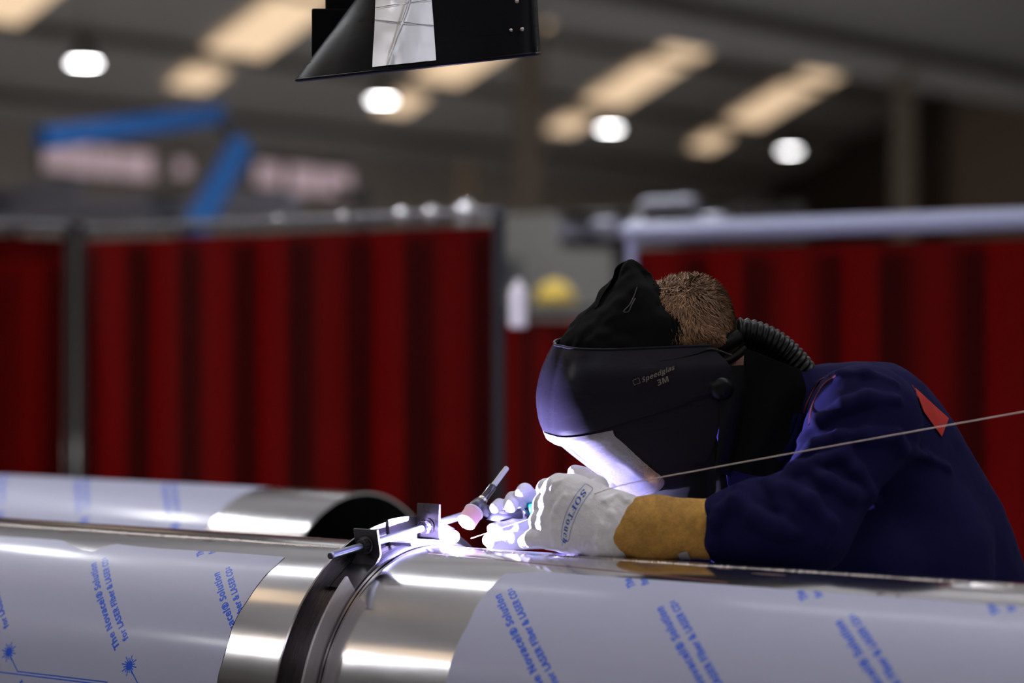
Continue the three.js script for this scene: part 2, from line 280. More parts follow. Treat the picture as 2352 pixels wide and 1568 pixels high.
Object.assign(M, {
  steel: phys({ color: rgb(0.8, 0.795, 0.81), metalness: 1, roughness: 0.27, roughnessMap: times(brushed, 0.8, 2) }),
  film: phys({ map: filmPrint, metalness: 0.05, roughness: 0.5, specularIntensity: 0.7, clearcoat: 0.15, clearcoatRoughness: 0.16, bumpMap: times(filmBump, 0.5, 1), bumpScale: 0.0007 }),
  bead: std({ color: rgb(0.4, 0.35, 0.32), metalness: 1, roughness: 0.42 }),
  stain: std({ color: rgb(0.1, 0.05, 0.045), roughness: 0.6 }),
  redLine: std({ color: rgb(0.22, 0.05, 0.05), roughness: 0.6 }),
  darkSteel: std({ color: rgb(0.2, 0.185, 0.2), metalness: 1, roughness: 0.42, roughnessMap: dull }),
  rawSteel: std({ color: rgb(0.27, 0.255, 0.275), metalness: 1, roughness: 0.75, roughnessMap: dull }),
  blackSteel: std({ color: rgb(0.05, 0.047, 0.055), metalness: 0.7, roughness: 0.55, roughnessMap: dull }),
  zinc: std({ color: rgb(0.52, 0.56, 0.78), metalness: 1, roughness: 0.28 }),
});
const filmUV = (t, w) => [t / PITCH, 1 - w / TALL];
// film whose upper edge is torn: edge(t) is the arc length from the crown where it begins
function filmGeo(t0, t1, edge, tEdge, dt = 0, dw = 0) {
  const cols = 240;
  return grid(120, cols, (u, v) => { const t = lerp(t0, t1, v), w = lerp(edge(t), 2 * Math.PI * R - 0.06, Math.pow(u, 1.6)), a = w / R, tt = t + (tEdge ? tEdge(t, w) : 0); return V(tt, (R + 0.0009) * Math.cos(a), (R + 0.0009) * Math.sin(a)); }, (u, v, p) => { let a = Math.atan2(p.z, p.y); if (a < -0.02) a += 2 * Math.PI; return filmUV(p.x + dt, a * R + dw); });
}
function seamGeo(t0, t1, w, width) {                   // a rippled weld bead along the pipe
  const n = Math.round((t1 - t0) / 0.0016);
  return grid(6, n, (u, v) => { const t = lerp(t0, t1, v), s = u * 2 - 1, a = (w + 0.0025 * noise(t * 9, 1) + s * width * (1 + 0.35 * noise(t * 60, 4))) / R, r = R - 0.0004 + (1 - s * s) * 0.0017 * (1 + 0.4 * Math.sin(t * 900) + 0.5 * noise(t * 260, 7)); return V(t, r * Math.cos(a), r * Math.sin(a)); });
}
function steelPipe(label, t0, t1, n, group) {
  const p = thing('steel_pipe', label, 'pipe', hall(0, YC, n), -TH, group);
  const wall = 0.005;
  part('tube_wall', merge([shell(t0, t1, R, 0, 2 * Math.PI, 40, 160, (t, w) => [t, w]), arcBox(t0, t0 + 0.001, R - wall, R, 0, 2 * Math.PI, 120), arcBox(t1 - 0.001, t1, R - wall, R, 0, 2 * Math.PI, 120)]), M.steel, p, 'bare brushed stainless steel');
  part('bore', shell(t0, t1, R - wall, 0, 2 * Math.PI, 4, 120), M.steel, p);
  part('end_blank', arcBox(t0 + 0.002, t0 + 0.006, 0.001, R - wall, 0, 2 * Math.PI, 64), M.steel, p);
  return p;
}
const pipeA = steelPipe('long stainless pipe in blue-printed film, left of the ring clamp', -3.4, -0.213, 0);
part('protective_film', filmGeo(-3.35, -0.4626, (t) => 0.134 + 0.004 * noise(t * 5, 2) + 0.036 * smooth(-1.115, -1.0, t) * (1 - smooth(-0.985, -0.945, t)) + 0.003 * noise(t * 60, 9) * smooth(-1.15, -1.1, t) * (1 - smooth(-0.96, -0.9, t)), (t, w) => (t > -0.5 ? 0.003 * noise(w * 30, 3) : 0)), M.film, pipeA, 'lavender grey protective film with blue print');
part('weld_seam', seamGeo(-3.4, -0.28, 0.0672, 0.0055), M.bead, pipeA, 'rough longitudinal weld bead');
for (const [t, w, l, k] of [[-1.15, 0.083, 0.05, 0.006], [-0.72, 0.081, 0.045, 0.005], [-0.95, 0.079, 0.03, 0.003], [-0.6, 0.045, 0.03, 0.003], [-1.02, 0.04, 0.02, 0.003]])
  part('burn_mark', grid(10, 10, (u, v) => { const rr = Math.sqrt(u) * (0.8 + 0.3 * noise(Math.cos(v * 6.283) * 2, Math.sin(v * 6.283) * 2, t * 40)), a = (w + k * rr * Math.sin(v * 6.2832)) / R; return V(t + l / 2 * rr * Math.cos(v * 6.2832), (R + 0.0003) * Math.cos(a), (R + 0.0003) * Math.sin(a)); }), M.stain, pipeA);
const pipeB = steelPipe('long stainless pipe in blue-printed film, under the welder and his glove', -0.209, 1.9, 0);
part('protective_film', filmGeo(0.0854, 1.88, (t) => 0.127 + 0.004 * noise(t * 4, 5) + 0.014 * smooth(0.16, 0.0854, t), (t, w) => (t < 0.12 ? 0.003 * noise(w * 25, 8) : 0)), M.film, pipeB, 'lavender grey protective film with blue print');
part('weld_seam', seamGeo(-0.05, 1.9, 0.022, 0.006), M.bead, pipeB, 'rough longitudinal weld bead');
part('scribed_line', grid(2, 60, (u, v) => { const t = lerp(-0.15, 0.55, v), a = (0.07 + 0.1 * (t + 0.13) * 0.62 + (u - 0.5) * 0.0022) / R; return V(t, (R + 0.0004) * Math.cos(a), (R + 0.0004) * Math.sin(a)); }), M.redLine, pipeB, 'thin dark red marking line');
for (const [t, w, l, k] of [[0.85, 0.115, 0.018, 0.006], [0.885, 0.118, 0.01, 0.004], [0.35, 0.05, 0.09, 0.006], [0.6, 0.06, 0.08, 0.005], [0.5, 0.04, 0.05, 0.004]])
  part('burn_mark', grid(10, 10, (u, v) => { const rr = Math.sqrt(u) * (0.8 + 0.3 * noise(Math.cos(v * 6.283) * 2, Math.sin(v * 6.283) * 2, t * 40)), a = (w + k * rr * Math.sin(v * 6.2832)) / R; return V(t + l / 2 * rr * Math.cos(v * 6.2832), (R + 0.0003) * Math.cos(a), (R + 0.0003) * Math.sin(a)); }), M.stain, pipeB);
const pipeC = steelPipe('finished stainless pipe lying behind with its open dark end showing', -5.2, -1.4, -1.213);
part('protective_film', filmGeo(-5.15, -1.74, () => -0.28, null, 0.1, 0.17), M.film, pipeC, 'lavender grey protective film with blue print');

// pipe stands, under the frame
function stand(t, n, where) {
  const g = thing('pipe_stand', 'steel V-head stand carrying the ' + where, 'stand', hall(t, 0, n), -TH);
  part('head', merge([bar(V(0, 0.33, 0), V(0, 0.58, 0.35), 0.08, 0.02), bar(V(0, 0.33, 0), V(0, 0.58, -0.35), 0.08, 0.02)]).translate(0, -0.015, 0), M.blackSteel, g);
  part('post', rod(V(0, 0.12, 0), V(0, 0.34, 0), 0.03), M.blackSteel, g);
  for (const [x, z] of [[0.25, 0.25], [-0.25, 0.25], [0.25, -0.25], [-0.25, -0.25]]) part('leg', rod(V(0, 0.2, 0), V(x, 0.01, z), 0.015, 0.012, 10), M.blackSteel, g);
}
stand(-2.6, 0, 'left pipe at its far end'); stand(-0.9, 0, 'left pipe near the clamp'); stand(0.5, 0, 'right pipe near the clamp'); stand(1.6, 0, 'right pipe at its near end'); stand(-4.4, -1.213, 'rear pipe at its far end'); stand(-2.0, -1.213, 'rear pipe near its open end');

// ---------------------------------------------------------------- the ring clamp
const clampRing = thing('ring_clamp', 'dark channel ring clamp with bolted brackets round the pipe joint', 'clamp', hall(0, YC, 0), -TH);
const D2R = Math.PI / 180;
part('base_band', arcBox(-0.272, -0.205, R + 0.0015, R + 0.0065, 0, 2 * Math.PI, 160), M.darkSteel, clampRing);
part('back_flange', arcBox(-0.2735, -0.2685, R + 0.0015, 0.388, 0, 2 * Math.PI, 160), M.darkSteel, clampRing, 'tall dark flange');
part('front_flange', arcBox(-0.2135, -0.2085, R + 0.003, 0.3815, 39 * D2R, 322 * D2R, 120), M.rawSteel, clampRing, 'grey flange with bright sheared edges');
part('splice_plate', merge([arcBox(-0.2685, -0.264, R + 0.006, 0.3925, -24 * D2R, 7.5 * D2R, 24), arcBox(-0.2685, -0.212, R + 0.0065, R + 0.0105, -24 * D2R, 7.5 * D2R, 24)]), M.rawSteel, clampRing, 'bright splice plate between the brackets');
function strip(pts, th, t0, t1) {                      // a bent plate: centre line (n, y), swept along t
  const c = pts.map(([n, y]) => new THREE.Vector2(n, y)), off = (i, s) => { const a = c[Math.max(0, i - 1)], b = c[Math.min(c.length - 1, i + 1)], d = b.clone().sub(a).normalize(); return new THREE.Vector2(c[i].x - d.y * s, c[i].y + d.x * s); };
  const sh = new THREE.Shape([...c.map((_, i) => off(i, th / 2)), ...c.map((_, i) => off(c.length - 1 - i, -th / 2))]);
  const g = new THREE.ExtrudeGeometry(sh, { depth: t1 - t0 - 0.001, bevelEnabled: true, bevelThickness: 0.0005, bevelSize: 0.0005, bevelSegments: 1 });
  g.applyMatrix4(new THREE.Matrix4().makeBasis(V(0, 0, 1), V(0, 1, 0), V(1, 0, 0))); g.translate(t0 + 0.0005, 0, 0);
  const h = g.index ? g.toNonIndexed() : g, p = h.attributes.position.array;      // the turn mirrors, so wind the faces the other way
  for (let i = 0; i < p.length; i += 9) for (let c = 0; c < 3; c++) { const q = p[i + 3 + c]; p[i + 3 + c] = p[i + 6 + c]; p[i + 6 + c] = q; }
  h.computeVertexNormals(); return h;
}
const foot = (a0, a1, r = R + 0.0095) => Array.from({ length: 6 }, (_, i) => { const a = lerp(a0, a1, i / 5) * D2R; return [r * Math.sin(a), r * Math.cos(a)]; });
part('bracket', strip([[0.1512, 0.378], [0.1475, 0.362], [0.1435, 0.342], [0.1415, 0.332], [0.1435, 0.3255], [0.149, 0.319], ...foot(27, 39)], 0.005, -0.268, -0.2085), M.blackSteel, clampRing, 'black bent plate bracket');
part('bracket', strip([[-0.044, 0.4165], [-0.043, 0.39], [-0.043, 0.36], [-0.0445, 0.352], [-0.05, 0.3455], ...foot(-10, -23)], 0.005, -0.2665, -0.2105), M.darkSteel, clampRing, 'grey upright plate bracket');
const rodA = V(-0.24, 0.334, 0.254), rodB = V(-0.24, 0.388, -0.165), rodAt = (k) => rodA.clone().lerp(rodB, k), rodLen = rodA.distanceTo(rodB);
{ const prof = [[0, 0], [0.0045, 0], [0.0066, 0.003]]; const n = 190; for (let i = 0; i <= n; i++) prof.push([0.0072 + (i % 2 ? 0.00035 : -0.00035), 0.004 + (rodLen - 0.008) * i / n]); prof.push([0.0062, rodLen - 0.002], [0, rodLen]);
  part('threaded_rod', turned(prof, rodA, rodB, 20), M.zinc, clampRing, 'bright zinc threaded rod'); part('rod_end', turned([[0, -0.0012], [0.0052, -0.0012], [0.006, -0.0002], [0.006, 0.002]], rodA, rodB, 20), M.blackSteel, clampRing, 'dark sawn rod end'); }
const nutProf = (c) => { const g = new THREE.CylinderGeometry(0.0142, 0.0142, 0.0115, 6, 1).toNonIndexed(); g.computeVertexNormals(); const dir = rodB.clone().sub(rodA).normalize(); const w = turned([[0.0075, -0.0065], [0.0125, -0.0065], [0.0131, -0.0057], [0.0131, 0.0057], [0.0125, 0.0065], [0.0075, 0.0065]], V(0, 0, 0), V(0, 1, 0), 24); const m = merge([g, w]); m.rotateY(0.4); m.applyQuaternion(new THREE.Quaternion().setFromUnitVectors(V(0, 1, 0), dir)); m.translate(c.x, c.y, c.z); return m; };
const washer = (c) => { const dir = rodB.clone().sub(rodA).normalize(); return turned([[0.0076, -0.001], [0.0175, -0.001], [0.0175, 0.001], [0.0076, 0.001]], c, c.clone().add(dir), 28); };
const k1 = (0.254 - 0.1455) / 0.419, k2 = (0.254 + 0.043) / 0.419, step = 1 / rodLen;
for (const [k, m] of [[k1 - 0.0115 * step, M.blackSteel], [k1 + 0.0105 * step, M.zinc], [k2 - 0.0115 * step, M.darkSteel], [k2 + 0.011 * step, M.zinc]]) part('hex_nut', nutProf(rodAt(k)), m, clampRing);
for (const k of [k1 - 0.0042 * step, k2 - 0.0042 * step]) part('washer', washer(rodAt(k)), M.darkSteel, clampRing);

// ---------------------------------------------------------------- red welding screens
Object.assign(M, {
  pvc: [0, 1, 2].map((i) => phys({ color: rgb(0.2 - 0.01 * i, 0.0015, 0.0015), roughness: 0.93, transmission: 0.96, thickness: 0, ior: 1.2, specularIntensity: 0.3 })),
  tubeGrey: std({ color: rgb(0.16, 0.16, 0.18), metalness: 0.6, roughness: 0.45 }),
  tubeDark: std({ color: rgb(0.013, 0.014, 0.017), roughness: 0.6 }),
  tubeBlue: std({ color: rgb(0.42, 0.45, 0.62), roughness: 0.4, metalness: 0.3 }),
  chrome: std({ color: rgb(0.9, 0.9, 0.92), metalness: 1, roughness: 0.12 }), hook: std({ color: rgb(0.3, 0.3, 0.32), metalness: 1, roughness: 0.3 }),
});
// from and to are ground points; strips hang from a rail at height top
function screen(label, from, to, top, opts) {
  const dir = to.clone().sub(from), len = dir.length(), g = thing('welding_screen', label, 'screen', V(from.x, 0, from.z), -Math.atan2(dir.z, dir.x));
  const { rail, post, railR = 0.02, posts = [0, len], pitch = 0.31, phase = 0, low = 0.12, hooks = true, balls = [] } = opts;
  part('rail', rod(V(-0.03, top, 0), V(len + 0.03, top, 0), railR), rail, g);
  for (const x of posts) { part('post', rod(V(x, 0.02, 0), V(x, top + 0.02, 0), 0.024), post, g); part('foot_bar', rbox(0.05, 0.04, 0.55, 0.008).translate(x, 0.02, 0), M.tubeDark, g); }
  let i = 0;
  for (let c = phase - pitch; c - 0.23 < len - 0.02; c += pitch, i++) {   // wide strips hung before and behind each other, edges overlapping
    const w = 0.455, fore = i % 2 === 1, x0 = Math.max(0.03, c - w / 2), x1 = Math.min(len - 0.02, c + w / 2); if (x1 - x0 < 0.04) continue;
    const z = fore ? 0.014 : -0.014, ph = rnd() * 6;
    part('strip', grid(12, 6, (u, v) => V(lerp(x0, x1, u), lerp(top - railR - 0.035, low, v), z + (fore ? 0.012 : -0.012) * Math.sin(Math.PI * u) + 0.003 * Math.sin(u * 5 + v * 2 + ph))), M.pvc[i % 3], g);
    if (hooks) for (const x of [c - 0.1, c + 0.1]) if (x > 0.05 && x < len - 0.05) part('hook_ring', new THREE.TorusGeometry(railR + 0.012, 0.004, 8, 18).rotateY(Math.PI / 2).translate(x, top - 0.014, 0), M.hook, g);
  }
  for (const [x, r] of balls) part('rail_clamp', new THREE.SphereGeometry(r, 24, 16).translate(x, top + 0.004, 0), M.chrome, g, 'shiny round rail clamp');
  return g;
}
const ground = (px, d) => { const p = at(px, 784, d); p.y = 0; return p; };
screen('red strip screen with a dark end post and shiny hook rings on its rail', ground(192, 10.5), ground(1146, 9.1), 2.035, { rail: M.tubeGrey, post: M.tubeDark, railR: 0.018, phase: 0.2, balls: [[2.12, 0.045], [1.95, 0.032], [1.8, 0.03], [1.5, 0.022], [1.15, 0.022]] });
screen('narrow red strip screen turned at the dark corner post', ground(-300, 9.72), ground(160, 10.5), 2.045, { rail: M.tubeGrey, post: M.tubeDark, phase: 0.12 });
screen('red strip screen with a thick pale blue frame behind the welder', ground(1452, 10), ground(2560, 8.66), 2.0, { rail: M.tubeBlue, post: M.tubeBlue, railR: 0.04, phase: 0.16, hooks: false });
screen('low red strip screen standing farther back in the gap', ground(1080, 15.6), ground(1640, 14), 1.74, { rail: M.tubeDark, post: M.tubeDark, phase: 0.1, hooks: false });
// things on and above the screens, out of focus
Object.assign(M, {
  cabinet: std({ color: rgb(0.2, 0.195, 0.185), roughness: 0.5 }), cabinetDark: std({ color: rgb(0.07, 0.07, 0.075), roughness: 0.6 }),
  yellow: std({ color: rgb(0.6, 0.42, 0.05), roughness: 0.5 }), white: std({ color: rgb(0.93, 0.9, 0.92), roughness: 0.5 }),
  blue: std({ color: rgb(0.02, 0.13, 0.42), roughness: 0.4 }), rack: std({ color: rgb(0.05, 0.045, 0.045), roughness: 0.6 }),
  paleSteel: std({ color: rgb(0.34, 0.35, 0.44), roughness: 0.5, metalness: 0.4 }),
});
{ const p = ground(1300, 17.5), g = thing('machine_cabinet', 'grey machine cabinet rising behind the low red screen', 'cabinet', p, -TH);
  part('body', rbox(1.5, 2.45, 0.7, 0.03).translate(0, 1.225, 0), M.cabinet, g);
  part('door', rbox(0.5, 1.9, 0.03, 0.01).translate(-0.27, 1.3, 0.36), M.cabinet, g); part('door', rbox(0.5, 1.9, 0.03, 0.01).translate(0.27, 1.3, 0.36), M.cabinet, g);
  part('vent', rbox(0.3, 0.2, 0.02, 0.005).translate(-0.27, 2.05, 0.38), M.cabinetDark, g); }
{ const p = at(1275, 672, 15.2); const g = thing('hard_hat', 'yellow hard hat hung on the low red screen rail', 'helmet', V(p.x, p.y - 0.05, p.z)); part('dome', new THREE.SphereGeometry(0.12, 24, 12, 0, Math.PI * 2, 0, Math.PI / 2).scale(1, 1.05, 1.15), M.yellow, g); part('brim', new THREE.TorusGeometry(0.125, 0.012, 8, 28).rotateX(Math.PI / 2), M.yellow, g); }
{ const p = at(1190, 752, 9.0), g = thing('spray_can', 'white spray can clipped to the dark end post of the red screen', 'can', p); part('body', new THREE.LatheGeometry([[0, 0], [0.03, 0], [0.033, 0.006], [0.033, 0.135], [0.028, 0.15], [0.014, 0.158], [0, 0.158]].map(([r, y]) => new THREE.Vector2(r, y)), 28), M.white, g); part('cap', new THREE.CylinderGeometry(0.012, 0.014, 0.02, 18).translate(0, 0.168, 0), M.white, g); part('clip', rbox(0.09, 0.02, 0.012, 0.004).translate(-0.03, 0.07, -0.035), M.tubeDark, g); }
{ const g = thing('boom_lift', 'blue jointed boom arm reaching up behind the red screen', 'lift', ground(455, 17.5), 0), o = g.position, q = (px, py, d) => at(px, py, d).sub(o);
  part('upper_boom', bar(q(95, 318, 16.2), q(505, 262, 18.4), 0.12, 0.15, 0.02), M.blue, g);
  part('lower_boom', bar(q(556, 330, 18.2), q(440, 540, 17.5), 0.14, 0.16, 0.02), M.blue, g);
  part('elbow_link', bar(q(500, 262, 18.4), q(556, 335, 18.2), 0.1, 0.1, 0.02), M.cabinetDark, g);
  part('turret', rbox(0.7, 1.3, 0.7, 0.05).translate(0, 1.5, 0), M.cabinetDark, g); part('chassis', rbox(1.5, 0.6, 1.1, 0.06).translate(0, 0.55, 0), M.blue, g);
  for (const [x, z] of [[-0.6, 0.5], [0.6, 0.5], [-0.6, -0.5], [0.6, -0.5]]) part('wheel', new THREE.CylinderGeometry(0.3, 0.3, 0.18, 24).rotateX(Math.PI / 2).translate(x, 0.3, z), M.cabinetDark, g); }
function rackOf(label, a, b, levels, where) {
  const dir = b.clone().sub(a), len = dir.length(), turn = -Math.atan2(dir.z, dir.x), g = thing('storage_rack', label, 'rack', V(a.x, 0, a.z), turn);
  for (const x of [0.1, len / 2, len - 0.1]) { part('upright', box(x - 0.04, x + 0.04, 0, levels[levels.length - 1][0] + 0.02, -0.04, 0.04), M.rack, g); for (const [y] of levels) part('arm', box(x - 0.03, x + 0.03, y - 0.06, y, -0.02, 0.42), M.rack, g); }
  for (const [y, list] of levels) for (const [z, r, x0, x1] of list) { const m = solo('stock_tube', merge([rod(V(x0, y + r, z), V(x1, y + r, z), r)]), M.paleSteel, 'pale steel tube lying on the rack ' + where, 'tube', 'steel tubes on the rack ' + where); m.position.copy(g.position); m.rotation.y = turn; }
}
rackOf('dark cantilever rack of tubes behind the left red screen', ground(10, 21.2), ground(860, 19.6), [[2.58, [[0.1, 0.075, -0.1, 2.0], [0.27, 0.085, 0.3, 1.75], [0.42, 0.07, 2.3, 3.2]]], [2.78, [[0.12, 0.055, -0.1, 0.4], [0.28, 0.065, 0.45, 1.0]]]], 'behind the left red screen');
rackOf('dark cantilever rack of tubes behind the pale blue framed screen', ground(1400, 12.6), ground(1860, 11.6), [[2.08, [[0.1, 0.05, 0.3, 0.9], [0.24, 0.045, -0.1, 0.3]]], [2.2, [[0.1, 0.035, 0.35, 0.7]]]], 'behind the pale blue framed screen');

// ---------------------------------------------------------------- fume hood
const tapeBump = dataTex(256, (x, y) => { let v = 0.5 + 0.12 * (tnoise(x, y, 6, 31) - 0.5); for (const [a, b, c, w, k] of [[0.42, 1, -0.62, 0.012, 0.5], [0.8, 0.06, 1, 0.006, 0.35], [0.42, 0.1, 1, 0.007, 0.35], [0.62, -0.06, 1, 0.005, 0.15]]) { const d = Math.abs(b * (x - 0.5) + c * (y - a)) / Math.hypot(b, c) + 0.012 * (tnoise(x, y, 8, 33) - 0.5); v += k * Math.exp(-d * d / (w * w)); } return v; });
Object.assign(M, {
  hoodBlack: phys({ color: rgb(0.006, 0.006, 0.008), roughness: 0.5, roughnessMap: dull, specularIntensity: 0.06 }),
  tape: std({ color: rgb(0.66, 0.67, 0.72), metalness: 0.92, roughness: 0.36, bumpMap: tapeBump, bumpScale: 0.004 }),
  rivet: std({ color: rgb(0.5, 0.45, 0.42), metalness: 1, roughness: 0.35 }),
});
{
  const g = thing('fume_hood', 'black fume extraction hood patched with silver tape, hanging over the weld', 'fume hood', V(0, 0, 0));
  // rows of [bottom point, top point] round the hood
  const B = [[1236, 122, 4.78], [1225, 124, 4.66], [1120, 136, 4.62], [1003, 149, 4.62], [930, 157, 4.64], [860, 165, 4.69], [770, 175, 4.78], [682, 184, 4.9], [760, 172, 5.02], [960, 150, 5.06], [1180, 128, 5.02], [1236, 122, 4.92]];
  const T = [[1222, -70, 4.8], [1212, -70, 4.7], [1110, -70, 4.68], [988, -70, 4.69], [925, -70, 4.72], [872, -70, 4.77], [864, -70, 4.82], [872, -70, 4.88], [900, -70, 4.95], [980, -70, 4.98], [1150, -70, 4.98], [1222, -70, 4.92]];
  const loop = (L, u) => { const n = L.length, s = u * n, i = Math.floor(s) % n, k = s - Math.floor(s), h = (j) => L[((j % n) + n) % n]; return [0, 1, 2].map((c) => { const a = h(i - 1)[c], b = h(i)[c], d = h(i + 1)[c], e = h(i + 2)[c]; return lerp(0.5 * (2 * b + (d - a) * k + (2 * a - 5 * b + 4 * d - e) * k * k + (3 * b - a - 3 * d + e) * k * k * k), lerp(b, d, k), 0.35); }); };
  const wall = (u, v) => at(...loop(B, u)).lerp(at(...loop(T, u)), v);
  part('skirt', solidSheet(132, 8, wall, 0.003), M.hoodBlack, g);
  part('rim', new THREE.TubeGeometry(new THREE.CatmullRomCurve3(Array.from({ length: 72 }, (_, i) => wall(i / 72, 0.0)), true), 200, 0.0042, 8, true), M.hoodBlack, g, 'rolled black rim');
  const n = B.length, u0 = 3 / n, u1 = 5 / n, c = wall(0.3, 0.5).add(wall(0.8, 0.5)).multiplyScalar(0.5);
  const out = (p) => { const d = p.clone().sub(c); d.y = 0; return d.normalize(); };
  part('silver_tape', solidSheet(40, 30, (u, v) => { const p = wall(lerp(u1, u0, u), lerp(1, 0.045, v)); const k = Math.abs((u - 0.5) - (0.55 - v) * 0.5); return p.add(out(p).multiplyScalar(0.0062 + 0.004 * Math.exp(-k * k / 0.0012) * smooth(0.1, 0.5, v) + 0.0008 * noise(u * 6, v * 9))); }, -0.001, (u, v) => [u, 1 - v]), M.tape, g, 'creased silver tape');
  for (const [px, py] of [[1187, 5], [1173, 72], [1199, 69]]) { const p = at(px, py, 4.66); p.z += 0.012; part('rivet', new THREE.SphereGeometry(0.0042, 12, 8).scale(1, 1, 0.6).translate(p.x, p.y, p.z), M.rivet, g); }
  const b = at(800, 84, 5.0); part('damper_box', rbox(0.142, 0.1, 0.12, 0.004).translate(b.x, b.y, b.z), M.hoodBlack, g);
  const b2 = at(812, 0, 5.0); part('damper_lid', rbox(0.11, 0.06, 0.1, 0.006).translate(b2.x, b2.y, b2.z), M.hoodBlack, g);
  const d0 = at(1040, -70, 4.84); part('duct', turned([[0.12, 0], [0.1, 0.06], [0.085, 0.1], ...Array.from({ length: 40 }, (_, i) => [0.085 + (i % 2) * 0.008, 0.11 + i * 0.02])], V(d0.x, d0.y - 0.01, d0.z), V(d0.x + 0.1, d0.y + 1, d0.z - 0.2)), M.hoodBlack, g);
}

// ---------------------------------------------------------------- torch, arc, filler rod
Object.assign(M, {
  torchBody: phys({ color: rgb(0.03, 0.03, 0.045), roughness: 0.4, clearcoat: 0.2 }),
  torchCap: phys({ color: rgb(0.02, 0.02, 0.02), roughness: 0.22, clearcoat: 0.8, clearcoatRoughness: 0.1 }),
  capTip: phys({ color: rgb(0.6, 0.62, 0.58), roughness: 0.35 }),
  teal: std({ color: rgb(0.0, 0.26, 0.27), roughness: 0.7 }),
  cup: phys({ color: rgb(0.78, 0.42, 0.46), roughness: 0.5 }),
  cupRim: phys({ color: rgb(0.85, 0.76, 0.78), roughness: 0.45 }),
  brass: std({ color: rgb(0.7, 0.66, 0.55), metalness: 1, roughness: 0.25 }),
  arc: std({ color: rgb(0.8, 0.8, 0.9), emissive: rgb(0.85, 0.8, 1.0), emissiveIntensity: 60 }),
  wire: std({ color: rgb(0.6, 0.5, 0.45), metalness: 1, roughness: 0.35 }),
});
const ARC_AT = at(1044, 1232, 4.795);
{
  const g = thing('welding_torch', 'dark welding torch with pink cup and long back cap in the gloved fist', 'torch');
  const dz = 0.07, at2 = (x, y, d) => at(x, y, d + dz);
  const head = at2(1098, 1162, 4.79), capTop = at2(1165, 1073, 4.83), tip = at2(1052, 1226, 4.735), dir = tip.clone().sub(head).normalize(), P = (d) => head.clone().addScaledVector(dir, d);
  const up = capTop.clone().sub(head), capLen = up.length();
  part('head', turned([[0, -0.016], [0.011, -0.016], [0.0145, -0.008], [0.017, 0.004], [0.0165, 0.014], [0.013, 0.018], [0, 0.018]], head, P(1)), M.torchBody, g);
  part('collar', turned([[0.006, 0.012], [0.0095, 0.012], [0.0105, 0.016], [0.0095, 0.021], [0.006, 0.022]], head, capTop), M.brass, g, 'bright metal collar');
  part('back_cap', turned([[0.0065, 0.02], [0.0085, 0.022], [0.0085, capLen * 0.5], [0.0068, capLen * 0.53], [0, capLen * 0.53]], head, capTop, 24), M.torchCap, g, 'glossy black back cap');
  part('cap_tip', turned([[0.0055, capLen * 0.5], [0.0058, capLen * 0.52], [0.0055, capLen * 0.98], [0.004, capLen], [0, capLen]], head, capTop, 24), M.capTip, g, 'pale tip of the back cap');
  part('cup', turned([[0.0125, 0.014], [0.0185, 0.017], [0.0195, 0.024], [0.0195, 0.05], [0.0182, 0.05], [0.0182, 0.025], [0.012, 0.018]], head, P(1), 40), M.cup, g, 'pink ceramic cup');
  part('cup_rim', turned([[0.0186, 0.0155], [0.0205, 0.0165], [0.0205, 0.0205], [0.0186, 0.0215]], head, P(1), 40), M.cupRim, g);
  part('electrode', rod(P(0.02), P(0.066), 0.0016, 0.0005, 10), M.zinc, g);
  const h1 = at2(1122, 1176, 4.785), h2 = at2(1200, 1182, 4.83), h3 = at2(1262, 1174, 4.86);
  part('neck', tube([head, at2(1108, 1168, 4.782), h1, at2(1160, 1181, 4.805)], 0.0115, 30, 16), M.torchBody, g);
  part('handle', tube([at2(1118, 1176, 4.785), at2(1160, 1183, 4.807), h2, h3, at2(1400, 1200, 4.9)], 0.0145, 40, 18), M.torchBody, g);
  part('grip_ring', turned([[0.0145, -0.004], [0.0165, -0.003], [0.0165, 0.003], [0.0145, 0.004]], at2(1197, 1182, 4.828), h3, 24), M.chrome, g);
  part('grip_sleeve', turned([[0.0145, 0], [0.0215, 0.002], [0.023, 0.02], [0.0225, 0.06], [0.0145, 0.062]], at2(1208, 1178, 4.832), h3, 24), M.teal, g, 'teal rubber grip sleeve');
}
{
  const g = thing('welding_arc', 'blinding white welding arc between torch tip and ring clamp', 'arc', ARC_AT);
  part('arc_core', new THREE.SphereGeometry(0.01, 20, 14).scale(1, 1.2, 1), M.arc, g);
  const l = new THREE.PointLight(rgb(...ARC_COLOR), ARC_POWER); l.position.copy(ARC_AT); l.shadow.radius = 0.25; l.castShadow = true; l.name = 'arc_light'; scene.add(l);
}
solo('filler_rod', tube([at(1083, 1236, 4.79), at(1150, 1213, 4.71), at(1225, 1188, 4.6), at(1320, 1152, 4.575), at(1420, 1116, 4.5), at(1620, 1077, 4.45), at(1900, 1026, 4.41), at(2352, 945, 4.38), at(2560, 908, 4.37)], 0.001, 160, 8), M.wire, 'thin bare filler wire running through the white glove', 'filler rod');

